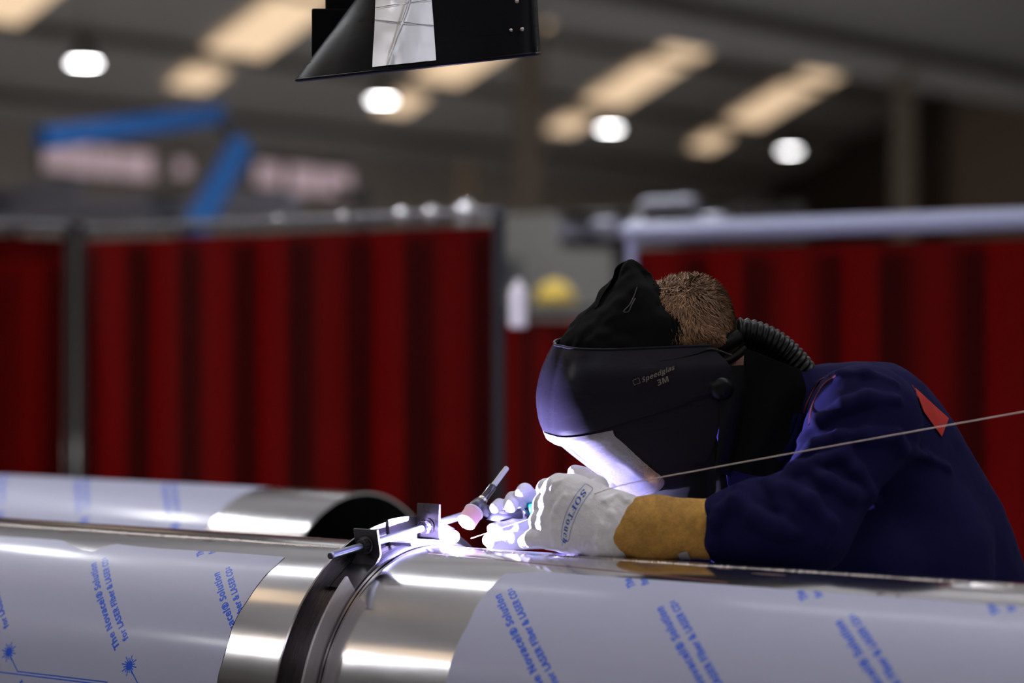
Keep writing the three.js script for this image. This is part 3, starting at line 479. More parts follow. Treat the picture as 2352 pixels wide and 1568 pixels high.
// ---------------------------------------------------------------- the welder
const weave = dataTex(128, (x, y) => 0.5 + 0.25 * Math.sin((x + y) * 2 * Math.PI * 32) + 0.3 * (tnoise(x, y, 32, 41) - 0.5));
const suedeTone = dataTex(256, (x, y) => { const v = 0.82 + 0.2 * (tnoise(x, y, 5, 51) - 0.5) + 0.12 * (tnoise(x, y, 24, 52) - 0.5) + 0.12 * (tnoise(x, y, 100, 53) - 0.5); return [v * 0.84, v * 0.63, v * 0.3]; }, true);
const leather = dataTex(256, (x, y) => 0.5 + 0.5 * (tnoise(x, y, 10, 61) - 0.5) + 0.35 * (tnoise(x, y, 50, 62) - 0.5));
Object.assign(M, {
  navy: phys({ color: rgb(0.0078, 0.007, 0.042), roughness: 0.85, bumpMap: times(weave, 40, 40), bumpScale: 0.0004, sheen: 0.2, sheenColor: rgb(0.1, 0.085, 0.4), sheenRoughness: 0.45, specularIntensity: 0.12 }),
  red: std({ color: rgb(0.45, 0.012, 0.007), roughness: 0.8, bumpMap: times(weave, 40, 40), bumpScale: 0.0003 }),
  redThread: std({ color: rgb(0.12, 0.008, 0.014), roughness: 0.8 }),
  trouser: std({ color: rgb(0.012, 0.012, 0.03), roughness: 0.9 }), boot: std({ color: rgb(0.012, 0.011, 0.01), roughness: 0.6 }),
  skin: phys({ color: rgb(0.3, 0.15, 0.1), roughness: 0.55 }),
  hair: std({ color: rgb(1, 1, 1), roughness: 0.55, vertexColors: true }),
  glove: phys({ color: rgb(0.71, 0.7, 0.72), roughness: 0.62, bumpMap: times(leather, 9, 9), bumpScale: 0.0012 }),
  suede: std({ map: times(suedeTone, 4, 4), roughness: 0.95, bumpMap: times(leather, 14, 14), bumpScale: 0.0008 }),
  cloth: phys({ color: rgb(0.0055, 0.0055, 0.0056), roughness: 0.9, specularIntensity: 0.15, bumpMap: times(weave, 12, 12), bumpScale: 0.0003 }),
  shellBlack: phys({ color: rgb(0.0115, 0.0102, 0.016), roughness: 0.5, roughnessMap: dull, specularIntensity: 0.18 }),
  silverFace: std({ color: rgb(0.3, 0.29, 0.33), metalness: 0.7, roughness: 0.42, roughnessMap: dull }),
  lens: phys({ color: rgb(0.16, 0.17, 0.22), roughness: 0.22, metalness: 0.3, clearcoat: 1, clearcoatRoughness: 0.08 }),
  rubber: phys({ color: rgb(0.004, 0.004, 0.005), roughness: 0.36, specularIntensity: 0.35 }),
  print: std({ color: rgb(0.06, 0.052, 0.05), roughness: 0.6 }),
});
const welder = thing('person', 'welder in navy jacket leaning over the pipe, white gloves and brown hair', 'person');
// body: head and neck with face, one surface
const headC = at(1582, 750, 4.79), faceDir = at(1470, 900, 4.78).sub(at(1588, 752, 4.79)).normalize(), headUp = at(1490, 640, 4.785).sub(at(1588, 752, 4.79)).projectOnPlane(faceDir).normalize(), side = new THREE.Vector3().crossVectors(faceDir, headUp).normalize();
const H = (f, u, s) => headC.clone().addScaledVector(faceDir, f).addScaledVector(headUp, u).addScaledVector(side, s);
const bodyBones = [
  [H(0.0, 0.0, 0), 0.088, H(0.015, 0.01, 0), 0.088, 0.03], [H(0.05, -0.02, 0.02), 0.06, H(0.06, -0.07, 0), 0.048, 0.04], [H(0.05, -0.02, -0.02), 0.06, H(0.06, -0.07, 0), 0.048, 0.04],
  [H(0.1, 0.0, 0), 0.012, H(0.12, -0.035, 0), 0.013, 0.015], [H(0.085, -0.085, 0), 0.02, H(0.085, -0.085, 0.001), 0.02, 0.02], [H(0.095, -0.062, -0.018), 0.009, H(0.095, -0.062, 0.018), 0.009, 0.01],
  [H(0.083, 0.012, 0.033), 0.014, H(0.083, 0.012, 0.034), 0.014, 0.006], [H(0.083, 0.012, -0.033), 0.014, H(0.083, 0.012, -0.034), 0.014, 0.006],
  [H(0.0, -0.01, 0.087), 0.013, H(-0.012, -0.05, 0.083), 0.01, 0.012], [H(0.0, -0.01, -0.087), 0.013, H(-0.012, -0.05, -0.083), 0.01, 0.012],
  [H(0.0, -0.04, 0), 0.05, at(1735, 890, 4.84), 0.058, 0.03], [at(1740, 885, 4.84), 0.062, at(1860, 985, 4.85), 0.09, 0.05],
];
part('body', nets(bones(bodyBones, 0.03), bounds(bodyBones, 0.03), 0.0055), M.skin, welder, 'bare skin of head and neck');
// hair: short strands on the back and crown
{
  const pos = [], col = [], nrm = [], skull = bones(bodyBones.slice(0, 1), 0.03);
  const hairy = (f, u) => !(f > 0.5 || (u < -0.5 && f > 0.4) || u < -0.995);
  const bodySdf = bones(bodyBones, 0.03), reach = (q) => { let r = 0.15; for (let i = 0; i < 30; i++) { const s = bodySdf(headC.x + q.x * r, headC.y + q.y * r, headC.z + q.z * r); if (s < 0.0003) break; r -= s * 0.8; } return r; };
  { const b = new THREE.IcosahedronGeometry(1, 24).attributes.position, n = [V(), V(), V()]; for (let i = 0; i < b.count; i += 3) { for (let c = 0; c < 3; c++) n[c].fromBufferAttribute(b, i + c); if (n.some((q) => !hairy(q.dot(faceDir), q.dot(headUp)))) continue; if (n.some((q) => reach(q) > 0.114)) continue; for (const q of n) { const p = headC.clone().addScaledVector(q, reach(q) + 0.002); pos.push(p.x, p.y, p.z); nrm.push(q.x, q.y, q.z); col.push(0.08, 0.045, 0.026); } } }
  const strand = (p, n, t, len, w, tone) => {
    const sideV = new THREE.Vector3().crossVectors(n, t).normalize().multiplyScalar(w), q = [p.clone().addScaledVector(n, -0.004), p.clone().addScaledVector(n, len * 0.42).addScaledVector(t, len * 0.3), p.clone().addScaledVector(n, len * 0.6).addScaledVector(t, len * 0.85)];
    const tri = (a, b, c) => { const f = b.clone().sub(a).cross(c.clone().sub(a)).dot(n) > 0; for (const v of f ? [a, b, c] : [a, c, b]) { pos.push(v.x, v.y, v.z); nrm.push(n.x, n.y, n.z); col.push(tone[0], tone[1], tone[2]); } };
    const up = n.clone().multiplyScalar(w);
    const A = q[0].clone().sub(sideV), B = q[0].clone().add(sideV), C = q[1].clone().sub(sideV), D = q[1].clone().add(sideV), E = q[2];
    tri(A, B, D); tri(A, D, C); tri(C, D, E); tri(C.clone().add(up), D, E);
  };
  for (let i = 0; i < 30000; i++) {
    const z = rnd() * 2 - 1, a = rnd() * 6.2832, r = Math.sqrt(1 - z * z), n = V(r * Math.cos(a), r * Math.sin(a), z);
    const f = n.dot(faceDir), u = n.dot(headUp); if (!hairy(f, u)) continue;
    const rr = reach(n); if (rr > 0.114) continue; const p = headC.clone().addScaledVector(n, rr);
    const swirl = V(noise(p.x * 40, p.y * 40, p.z * 40), noise(p.x * 40 + 9, p.y * 40, p.z * 40), noise(p.x * 40, p.y * 40 + 9, p.z * 40)).multiplyScalar(0.35);
    const t = headUp.clone().multiplyScalar(-0.75).addScaledVector(faceDir, 0.35).addScaledVector(side, 0.3).add(swirl).add(V(rnd() - 0.5, rnd() - 0.5, rnd() - 0.5).multiplyScalar(0.9)).projectOnPlane(n).normalize();
    const len = lerp(0.009, 0.026, smooth(-0.6, 0.5, u)) * (0.6 + 0.7 * rnd()), k = 0.35 + 1.25 * rnd();
    strand(p, n, t, len, 0.0007 + 0.0005 * rnd(), [0.33 * k, 0.18 * k, 0.095 * k]);
  }
  const g = new THREE.BufferGeometry(); g.setAttribute('position', new THREE.Float32BufferAttribute(pos, 3)); g.setAttribute('normal', new THREE.Float32BufferAttribute(nrm, 3)); g.setAttribute('color', new THREE.Float32BufferAttribute(col, 3)); void skull;
  const h = part('hair', g, M.hair, welder, 'short tousled brown hair'); h.userData.kind = 'stuff';
}
// jacket: torso and both sleeves as one cloth surface with folds
const SH = at(1985, 968, 4.585), EL = at(1850, 1210, 4.47), WR = at(1668, 1212, 4.505), SH2 = at(1930, 985, 5.02), EL2 = at(1680, 1235, 5.06), WR2 = at(1330, 1210, 4.92);
const jacketBones = [
  [at(2250, 1530, 4.93), 0.132, at(2188, 1375, 4.9), 0.136, 0.08], [at(2245, 1530, 5.05), 0.125, at(2182, 1375, 5.05), 0.13, 0.08],
  [at(2188, 1375, 4.9), 0.136, at(2130, 1236, 4.87), 0.143, 0.08], [at(2130, 1236, 4.87), 0.143, at(2062, 1110, 4.84), 0.13, 0.08], [at(2180, 1380, 5.05), 0.13, at(2055, 1110, 5.05), 0.125, 0.08],
  [at(2062, 1110, 4.84), 0.13, at(1995, 985, 4.8), 0.115, 0.09], [at(2055, 1110, 5.05), 0.125, at(1990, 995, 5.02), 0.11, 0.09],
  [at(2010, 992, 4.8), 0.118, at(1900, 965, 4.8), 0.09, 0.08], [at(2000, 1000, 5.02), 0.115, at(1900, 965, 4.9), 0.09, 0.08],
  [at(1900, 965, 4.82), 0.092, at(1835, 985, 4.83), 0.085, 0.06], [at(1960, 1120, 4.85), 0.12, at(1880, 1050, 4.84), 0.1, 0.08],
  [at(2000, 1010, 4.72), 0.1, SH, 0.092, 0.08], [SH, 0.094, EL, 0.078, 0.06], [EL, 0.08, at(1740, 1204, 4.49), 0.074, 0.05], [at(1740, 1204, 4.49), 0.074, WR, 0.064, 0.04],
  [at(1850, 1000, 4.88), 0.1, at(1790, 1090, 4.93), 0.11, 0.06], [at(1720, 1005, 5.0), 0.1, at(1850, 1130, 4.98), 0.13, 0.06], [at(1880, 1060, 4.86), 0.1, at(1860, 1210, 4.9), 0.13, 0.06],
  [at(1880, 1210, 4.86), 0.14, at(2100, 1330, 4.86), 0.14, 0.06], [at(1960, 1240, 4.7), 0.07, at(2120, 1270, 4.72), 0.09, 0.06], [at(1890, 1268, 4.6), 0.055, at(2000, 1290, 4.64), 0.07, 0.05], [at(2000, 1290, 4.64), 0.07, at(2140, 1330, 4.72), 0.1, 0.05], [at(2060, 1120, 4.72), 0.09, at(2140, 1260, 4.74), 0.1, 0.06],
  [at(1990, 1010, 5.05), 0.1, SH2, 0.09, 0.06], [SH2, 0.09, EL2, 0.075, 0.05], [EL2, 0.075, WR2, 0.055, 0.05],
];
const jacketBase = bones(jacketBones, 0.06);
const folds = [];
const fold = (pts, r0, sink = -0.0035) => { const r = r0 * 1.35; const q = pts.map(([x, y]) => march(jacketBase, x, y)).filter(Boolean); for (let i = 0; i + 1 < q.length; i++) { const a = q[i].clone(), b = q[i + 1].clone(); const c = camera.position; a.addScaledVector(a.clone().sub(c).normalize(), sink); b.addScaledVector(b.clone().sub(c).normalize(), sink); folds.push([a, r * (i ? 1 : 0.5), b, r * (i + 2 < q.length ? 1 : 0.5)]); } };
fold([[1838, 1010], [1880, 968], [1940, 930], [1990, 915], [2060, 918]], 0.012);
fold([[1830, 1060], [1870, 1022], [1930, 1002], [1985, 1000], [2040, 1008]], 0.011);
fold([[1822, 1085], [1880, 1060], [1930, 1045], [1945, 1025]], 0.01);
fold([[1940, 1030], [1965, 1080], [1995, 1130], [2008, 1148]], 0.01);
fold([[1850, 1072], [1900, 1105], [1950, 1135], [2000, 1148]], 0.012);
fold([[1780, 1115], [1830, 1080], [1862, 1068]], 0.012);
fold([[1700, 1120], [1690, 1150], [1730, 1185], [1790, 1215], [1830, 1225]], 0.012);
fold([[1760, 1105], [1790, 1130], [1786, 1160]], 0.012);
fold([[1640, 1165], [1645, 1195], [1660, 1170], [1690, 1120]], 0.01);
fold([[1640, 1200], [1636, 1250], [1642, 1290]], 0.006);
fold([[1800, 1110], [1860, 1150], [1905, 1200], [1890, 1250]], 0.011);
fold([[1985, 990], [2060, 1000], [2075, 1030], [2130, 1050], [2180, 1075]], 0.007);
fold([[1880, 880], [1930, 862], [1990, 858], [2060, 880]], 0.007);
const foldSdf = (x, y, z) => { let d = jacketBase(x, y, z); if (d > 0.05) return d; for (const [a, ra, b, rb] of folds) d = smin(d, capsule(x, y, z, a, ra, b, rb), 0.012); return d; };
const jacketSdf = (x, y, z) => { const d = foldSdf(x, y, z); return Math.abs(d) > 0.03 ? d : d + 0.0035 * noise(x * 16, y * 16, z * 16) + 0.0012 * noise(x * 45, y * 45, z * 45); };
part('jacket', nets(jacketSdf, bounds(jacketBones, 0.03), 0.0075), M.navy, welder, 'creased navy blue work jacket');
// a patch of cloth, print or stitching laid on a body: corners given as sight lines, thickness real
function patch(sdf, nu, nv, fn, lift, thick = 0.001) { return solidSheet(nu, nv, (u, v) => { const [x, y] = fn(u, v), p = march(sdf, x, y) ?? at(x, y, 4.7), h = 0.003, n = V(sdf(p.x + h, p.y, p.z) - sdf(p.x - h, p.y, p.z), sdf(p.x, p.y + h, p.z) - sdf(p.x, p.y - h, p.z), sdf(p.x, p.y, p.z + h) - sdf(p.x, p.y, p.z - h)).normalize(); return p.addScaledVector(n, lift); }, thick, (u, v) => [u, v]); }
const bil = (a, b, c, d) => (u, v) => [lerp(lerp(a[0], b[0], u), lerp(d[0], c[0], u), v), lerp(lerp(a[1], b[1], u), lerp(d[1], c[1], u), v)];
part('shoulder_patch', patch(jacketSdf, 14, 12, bil([2100, 893], [2176, 962], [2160, 1003], [2118, 945]), 0.0025), M.red, welder, 'bright red yoke patch on the back');
for (const line of [[[1842, 985], [1850, 935], [1875, 885], [1905, 862]], [[1858, 975], [1868, 925], [1890, 885], [1920, 862]], [[2095, 885], [2105, 902], [2100, 930]]]) { const q = line.map(([x, y]) => march(jacketSdf, x, y)).filter(Boolean); if (q.length > 2) part('seam', tube(q, 0.0018, 40, 6), M.redThread, welder, 'dark red stitched seam'); }
// collar standing round the neck, lined red
{
  const c = at(1812, 945, 4.83), ax = at(1700, 850, 4.83).sub(c).normalize(), e1 = new THREE.Vector3().crossVectors(ax, V(0, 0, 1)).normalize(), e2 = new THREE.Vector3().crossVectors(ax, e1);
  const ring = (r0, r1, h, o) => (u, v) => { const a = u * Math.PI * 2, r = lerp(r0, r1, v); return c.clone().addScaledVector(ax, o + h * v).addScaledVector(e1, r * Math.cos(a)).addScaledVector(e2, r * 1.05 * Math.sin(a)); };
  part('collar', solidSheet(60, 6, ring(0.1, 0.078, 0.075, 0), 0.004), M.navy, welder);
  part('collar_lining', solidSheet(60, 4, ring(0.081, 0.075, 0.02, 0.065), 0.003), M.red, welder, 'red collar lining');
}
// jacket front edge, lit by the arc
for (const [pts, r] of [[[[1752, 1098, 4.7], [1758, 1072, 4.7], [1786, 1040, 4.69], [1812, 1000, 4.68], [1830, 950, 4.67]], 0.006], [[[1768, 1100, 4.68], [1776, 1072, 4.68], [1804, 1042, 4.67], [1826, 1002, 4.66], [1844, 950, 4.65]], 0.007]]) part('placket', tube(pts.map((p) => at(...p)), r, 40, 10), M.navy, welder, 'doubled front edge of the jacket');
// trousers and boots, behind the pipe
const legB = [[at(2252, 1530, 4.93), 0.125, at(2280, 1620, 4.95), 0.125], [at(2248, 1530, 5.05), 0.12, at(2280, 1620, 5.06), 0.12], [at(2285, 1590, 4.92), 0.1, at(2250, 1900, 4.9), 0.075], [at(2250, 1900, 4.9), 0.075, V(at(2290, 784, 4.95).x, 0.1, -4.95), 0.06], [at(2290, 1590, 5.1), 0.1, at(2320, 1900, 5.16), 0.075], [at(2320, 1900, 5.16), 0.075, V(at(2380, 784, 5.2).x, 0.1, -5.2), 0.06]];
part('trousers', nets(bones(legB, 0.05), bounds(legB, 0.02), 0.014), M.trouser, welder);
for (const [x, z] of [[at(2290, 784, 4.95).x, -4.95], [at(2380, 784, 5.2).x, -5.2]]) { const b = [[V(x, 0.1, z), 0.06, V(x - 0.03, 0.052, z), 0.052], [V(x - 0.03, 0.052, z), 0.052, V(x - 0.17, 0.045, z + 0.03), 0.045]]; part('boot', nets(bones(b, 0.04), bounds(b, 0.02), 0.01), M.boot, welder); }
// near glove: closed hand, its back to the lens
const G = (x, y, d) => at(x, y, d);
const gloveBones = [
  [G(1405, 1215, 4.575), 0.05, G(1330, 1180, 4.578), 0.052, 0.03], [G(1400, 1180, 4.58), 0.045, G(1310, 1135, 4.582), 0.036, 0.03], [G(1405, 1235, 4.575), 0.036, G(1305, 1225, 4.575), 0.034, 0.03],
  [G(1310, 1135, 4.582), 0.034, G(1278, 1118, 4.59), 0.021, 0.02], [G(1278, 1118, 4.59), 0.021, G(1256, 1120, 4.62), 0.018, 0.01], [G(1256, 1120, 4.62), 0.0175, G(1262, 1142, 4.65), 0.015, 0.008],
  [G(1315, 1165, 4.575), 0.034, G(1270, 1155, 4.585), 0.02, 0.02], [G(1270, 1155, 4.585), 0.02, G(1246, 1160, 4.615), 0.0175, 0.01], [G(1246, 1160, 4.615), 0.0175, G(1256, 1175, 4.65), 0.015, 0.008],
  [G(1310, 1200, 4.572), 0.034, G(1262, 1195, 4.58), 0.02, 0.02], [G(1262, 1195, 4.58), 0.02, G(1236, 1196, 4.605), 0.0165, 0.01], [G(1236, 1196, 4.605), 0.0165, G(1250, 1210, 4.64), 0.014, 0.008],
  [G(1308, 1230, 4.572), 0.03, G(1262, 1236, 4.58), 0.019, 0.02], [G(1262, 1236, 4.58), 0.0185, G(1222, 1238, 4.6), 0.016, 0.01], [G(1222, 1238, 4.6), 0.0155, G(1205, 1243, 4.63), 0.013, 0.008],
  [G(1370, 1120, 4.63), 0.024, G(1335, 1096, 4.66), 0.019, 0.02], [G(1335, 1096, 4.66), 0.019, G(1320, 1084, 4.67), 0.0145, 0.01],
  [G(1440, 1185, 4.56), 0.038, G(1400, 1200, 4.575), 0.05, 0.03], [G(1440, 1220, 4.56), 0.042, G(1400, 1220, 4.575), 0.045, 0.03],
];
const gloveBase = bones(gloveBones, 0.012), gloveFolds = [];
const crease = (pts, r, sink = 0.001) => { const q = pts.map(([x, y]) => march(gloveBase, x, y)).filter(Boolean); for (let i = 0; i + 1 < q.length; i++) { const s = (p) => p.clone().addScaledVector(p.clone().sub(camera.position).normalize(), sink); gloveFolds.push([s(q[i]), r, s(q[i + 1]), r]); } };
crease([[1296, 1140], [1280, 1165], [1271, 1185], [1271, 1215], [1276, 1255]], 0.0045);
crease([[1425, 1140], [1405, 1180], [1394, 1215], [1396, 1262]], 0.0055);
crease([[1390, 1150], [1420, 1138], [1440, 1150]], 0.005);
crease([[1380, 1205], [1372, 1240], [1376, 1265]], 0.004);
crease([[1288, 1105], [1275, 1112], [1270, 1122]], 0.003);
const gloveSdf = (x, y, z) => { let d = gloveBase(x, y, z); if (d > 0.03) return d; for (const [a, ra, b, rb] of gloveFolds) d = smin(d, capsule(x, y, z, a, ra, b, rb), 0.008); return Math.abs(d) > 0.02 ? d : d + 0.0016 * noise(x * 42, y * 42, z * 42) + 0.0008 * noise(x * 110, y * 110, z * 110); };
const glove = part('glove', nets(gloveSdf, bounds(gloveBones, 0.015), 0.0032), M.glove, welder, 'white leather glove closed round the filler wire, printed in blue');
const gloveText = canvasTex(1024, 256, (c, w, h) => {
  c.clearRect(0, 0, w, h); c.strokeStyle = '#1b53b8'; c.fillStyle = '#1b53b8'; c.lineWidth = 9;
  c.beginPath(); c.roundRect(12, 24, 860, 208, 46); c.stroke();
  c.font = 'italic bold 150px serif'; c.textBaseline = 'middle';
  let x = 86; for (const [ch, k] of [['S', 1], ['O', 1], ['F', 1], ['T', 1], ['o', 1.1], ['u', 1.1], ['c', 1.1], ['h', 1.1]]) { c.fillText(ch, x, 130); x += c.measureText(ch).width * k + 4; }
  c.font = '44px serif'; c.fillText('TM', 900, 190);
});
gloveText.wrapS = gloveText.wrapT = THREE.ClampToEdgeWrapping;
const gloveInk = std({ map: gloveText, transparent: true, roughness: 0.7 });
{ // lettering follows a bent line across the back of the hand
  const top = [[1344, 1107], [1320, 1135], [1300, 1172], [1290, 1205], [1287, 1232], [1286, 1256]], bot = [[1366, 1122], [1345, 1150], [1328, 1180], [1316, 1210], [1309, 1238], [1305, 1262]];
  const along = (L, u) => loftCurve(L, u), g = grid(48, 8, (u, v) => { const a = along(bot, u), b = along(top, u), p = march(gloveSdf, lerp(a[0], b[0], 1 - v), lerp(a[1], b[1], 1 - v)) ?? at(1330, 1180, 4.53); return p.addScaledVector(p.clone().sub(camera.position).normalize(), -0.0006); }, (u, v) => [u, v]);
  part('printed_lettering', g, gloveInk, glove, 'blue printed lettering in a rounded box');
}
// suede gauntlet
const cuffB = [[G(1428, 1214, 4.565), 0.053, G(1500, 1213, 4.55), 0.056, 0.03], [G(1500, 1213, 4.55), 0.056, G(1640, 1214, 4.51), 0.0565, 0.03]];
const cuffBase = bones(cuffB, 0.03);
const cuffSdf = (x, y, z) => { const d = cuffBase(x, y, z); if (Math.abs(d) > 0.03) return d; const p = at(1372, 1214, 4.57), s = Math.hypot(x - p.x, y - p.y); return Math.max(d + 0.0025 * noise(x * 22, y * 22, z * 22) + 0.001 * noise(x * 60, y * 60, z * 60), 0.028 - s); };
const cuffMesh = part('gauntlet_cuff', nets(cuffSdf, bounds(cuffB, 0.015), 0.0038), M.suede, welder, 'tan suede gauntlet cuff');
part('cuff_label', patch(cuffSdf, 8, 6, bil([1556, 1270], [1578, 1264], [1586, 1282], [1564, 1284]), 0.0015), M.glove, cuffMesh, 'small white sewn label');
// far glove: fingers wrapped over the torch handle
const farB = [
  [G(1232, 1148, 4.935), 0.015, G(1206, 1128, 4.885), 0.0165, 0.006], [G(1206, 1128, 4.885), 0.0165, G(1196, 1134, 4.860), 0.0135, 0.005],
  [G(1212, 1165, 4.935), 0.014, G(1178, 1148, 4.875), 0.0155, 0.004], [G(1178, 1148, 4.875), 0.0165, G(1174, 1160, 4.853), 0.0145, 0.004],
  [G(1190, 1175, 4.925), 0.012, G(1148, 1158, 4.865), 0.0115, 0.003], [G(1148, 1158, 4.865), 0.0125, G(1136, 1166, 4.843), 0.0105, 0.003],
  [G(1235, 1150, 4.945), 0.02, G(1290, 1180, 4.975), 0.035, 0.02], [G(1212, 1170, 4.955), 0.02, G(1300, 1200, 4.985), 0.036, 0.02], [G(1205, 1205, 4.935), 0.02, G(1300, 1215, 4.975), 0.036, 0.03],
  [G(1240, 1226, 4.925), 0.021, G(1165, 1230, 4.880), 0.0165, 0.012], [G(1165, 1230, 4.880), 0.0165, G(1122, 1240, 4.855), 0.0125, 0.008],
  [G(1250, 1210, 4.905), 0.02, G(1180, 1210, 4.870), 0.0155, 0.01], [G(1180, 1210, 4.870), 0.0155, G(1132, 1214, 4.845), 0.012, 0.006],
  [G(1300, 1200, 4.975), 0.038, G(1400, 1210, 5.005), 0.045, 0.04],
  [G(1245, 1238, 4.9), 0.02, G(1175, 1243, 4.85), 0.0165, 0.01], [G(1175, 1243, 4.85), 0.0165, G(1130, 1246, 4.83), 0.013, 0.006],
];
const farBase = bones(farB, 0.008), farSdf = (x, y, z) => { const d = farBase(x, y, z); return Math.abs(d) > 0.02 ? d : d + 0.0012 * noise(x * 50, y * 50, z * 50); };
part('glove', nets(farSdf, bounds(farB, 0.015), 0.0032), M.glove, welder, 'white leather glove gripping the torch handle');

// ---------------------------------------------------------------- welding helmet
const helmet = thing('welding_helmet', 'black welding helmet with silver lens frame, cloth hood and air hose', 'helmet');
const LAT = V(0.29, -0.12, 0.95).normalize(), HD = 4.77;
const uShape = (rows, fn) => (u, v) => {               // rows: [front x, front y, back x, back y, half width]; flat brow, round corner, straight cheek
  const [fx, fy, bx, by, w] = loftCurve(rows, v), s = u * 2 - 1, q = Math.abs(s), F = at(fx, fy, HD), B = at(bx, by, HD), deep = F.distanceTo(B), r = Math.min(0.078, w * 0.8, deep * 0.7);
  let lat, dep;
  if (q < 0.2) { lat = (w - r) * q / 0.2; dep = 0; } else if (q < 0.55) { const a = (q - 0.2) / 0.35 * Math.PI / 2; lat = w - r + r * Math.sin(a); dep = r * (1 - Math.cos(a)); } else { const k = (q - 0.55) / 0.45; lat = w + 0.006 * k; dep = r + (deep - r) * k; }
  const p = F.lerp(B, dep / deep).addScaledVector(LAT, lat * Math.sign(s)); p.addScaledVector(at(fx - 10, fy, HD).sub(at(fx, fy, HD)).normalize(), 0.008 * (1 - clamp(lat / (w - r), 0, 1) ** 2)); return fn ? fn(p, u, v) : p;
};
const shellRows = [[1285, 792, 1585, 778, 0.1], [1270, 830, 1608, 802, 0.112], [1258, 870, 1622, 822, 0.119], [1250, 920, 1628, 846, 0.121], [1253, 965, 1622, 868, 0.118], [1259, 990, 1612, 882, 0.114]];
const shellAt = uShape(shellRows);
part('shell', solidSheet(72, 24, (u, v) => shellAt(1 - u, v), 0.0035), M.shellBlack, helmet, 'glossy black visor shell');
part('shell_rim', tube(Array.from({ length: 60 }, (_, i) => shellAt(i / 59, 0)), 0.0028, 120, 8), M.shellBlack, helmet);
const jawRows = [[1264, 990, 1612, 882, 0.11], [1297, 1012, 1608, 930, 0.107], [1342, 1050, 1598, 985, 0.103], [1397, 1092, 1580, 1040, 0.096], [1444, 1124, 1560, 1088, 0.082]];
part('jaw_shell', solidSheet(60, 20, (u, v) => uShape(jawRows)(1 - u, v), 0.003), M.shellBlack, helmet);
// silver frame wrapped round the front, with the lens set into it
const frameRows = [[1269, 988, 1612, 884, 0.112], [1274, 1003, 1610, 905, 0.111], [1296, 1018, 1606, 935, 0.108], [1340, 1054, 1596, 988, 0.104], [1394, 1096, 1580, 1042, 0.097], [1436, 1126, 1562, 1088, 0.084]];
const outN = at(1250, 1090, HD).sub(at(1330, 1010, HD)).normalize(), frameU = uShape(frameRows), frameAt = (u, v) => frameU(0.5 + (u - 0.5) * 0.575, v);
{ // the frame is a sheet with a window: four bands round it
  const band = (u0, u1, v0, v1, nu, nv) => solidSheet(nu, nv, (u, v) => { const uu = 1 - lerp(u0, u1, u), q = clamp((Math.abs(2 * uu - 1) - 0.5) / 0.5, 0, 1), vv = lerp(v0, v1, v); return frameAt(uu, vv - 0.16 * q ** 3 * smooth(0.55, 1, vv) + 0.06 * q ** 4 * (1 - smooth(0, 0.3, vv))).addScaledVector(outN, 0.008); }, 0.012);
  part('lens_frame', merge([band(0, 1, 0, 0.36, 48, 8), band(0, 1, 0.88, 1, 48, 4), band(0, 0.26, 0.36, 0.88, 14, 12), band(0.74, 1, 0.36, 0.88, 14, 12)]), M.silverFace, helmet, 'silver front frame glaring in the arc light');
  part('lens', solidSheet(16, 10, (u, v) => { const a = frameAt(0.24, lerp(0.34, 0.9, v)), b = frameAt(0.76, lerp(0.34, 0.9, v)); return b.lerp(a, u).addScaledVector(outN, 0.004); }, 0.002), M.lens, helmet, 'dark glass lens');
}
part('pivot_knob', turned([[0, 0.022], [0.012, 0.022], [0.021, 0.017], [0.023, 0.006], [0.025, 0]], at(1604, 872, HD).addScaledVector(LAT, 0.118), at(1604, 872, HD).addScaledVector(LAT, 0.2), 28), M.rubber, helmet);
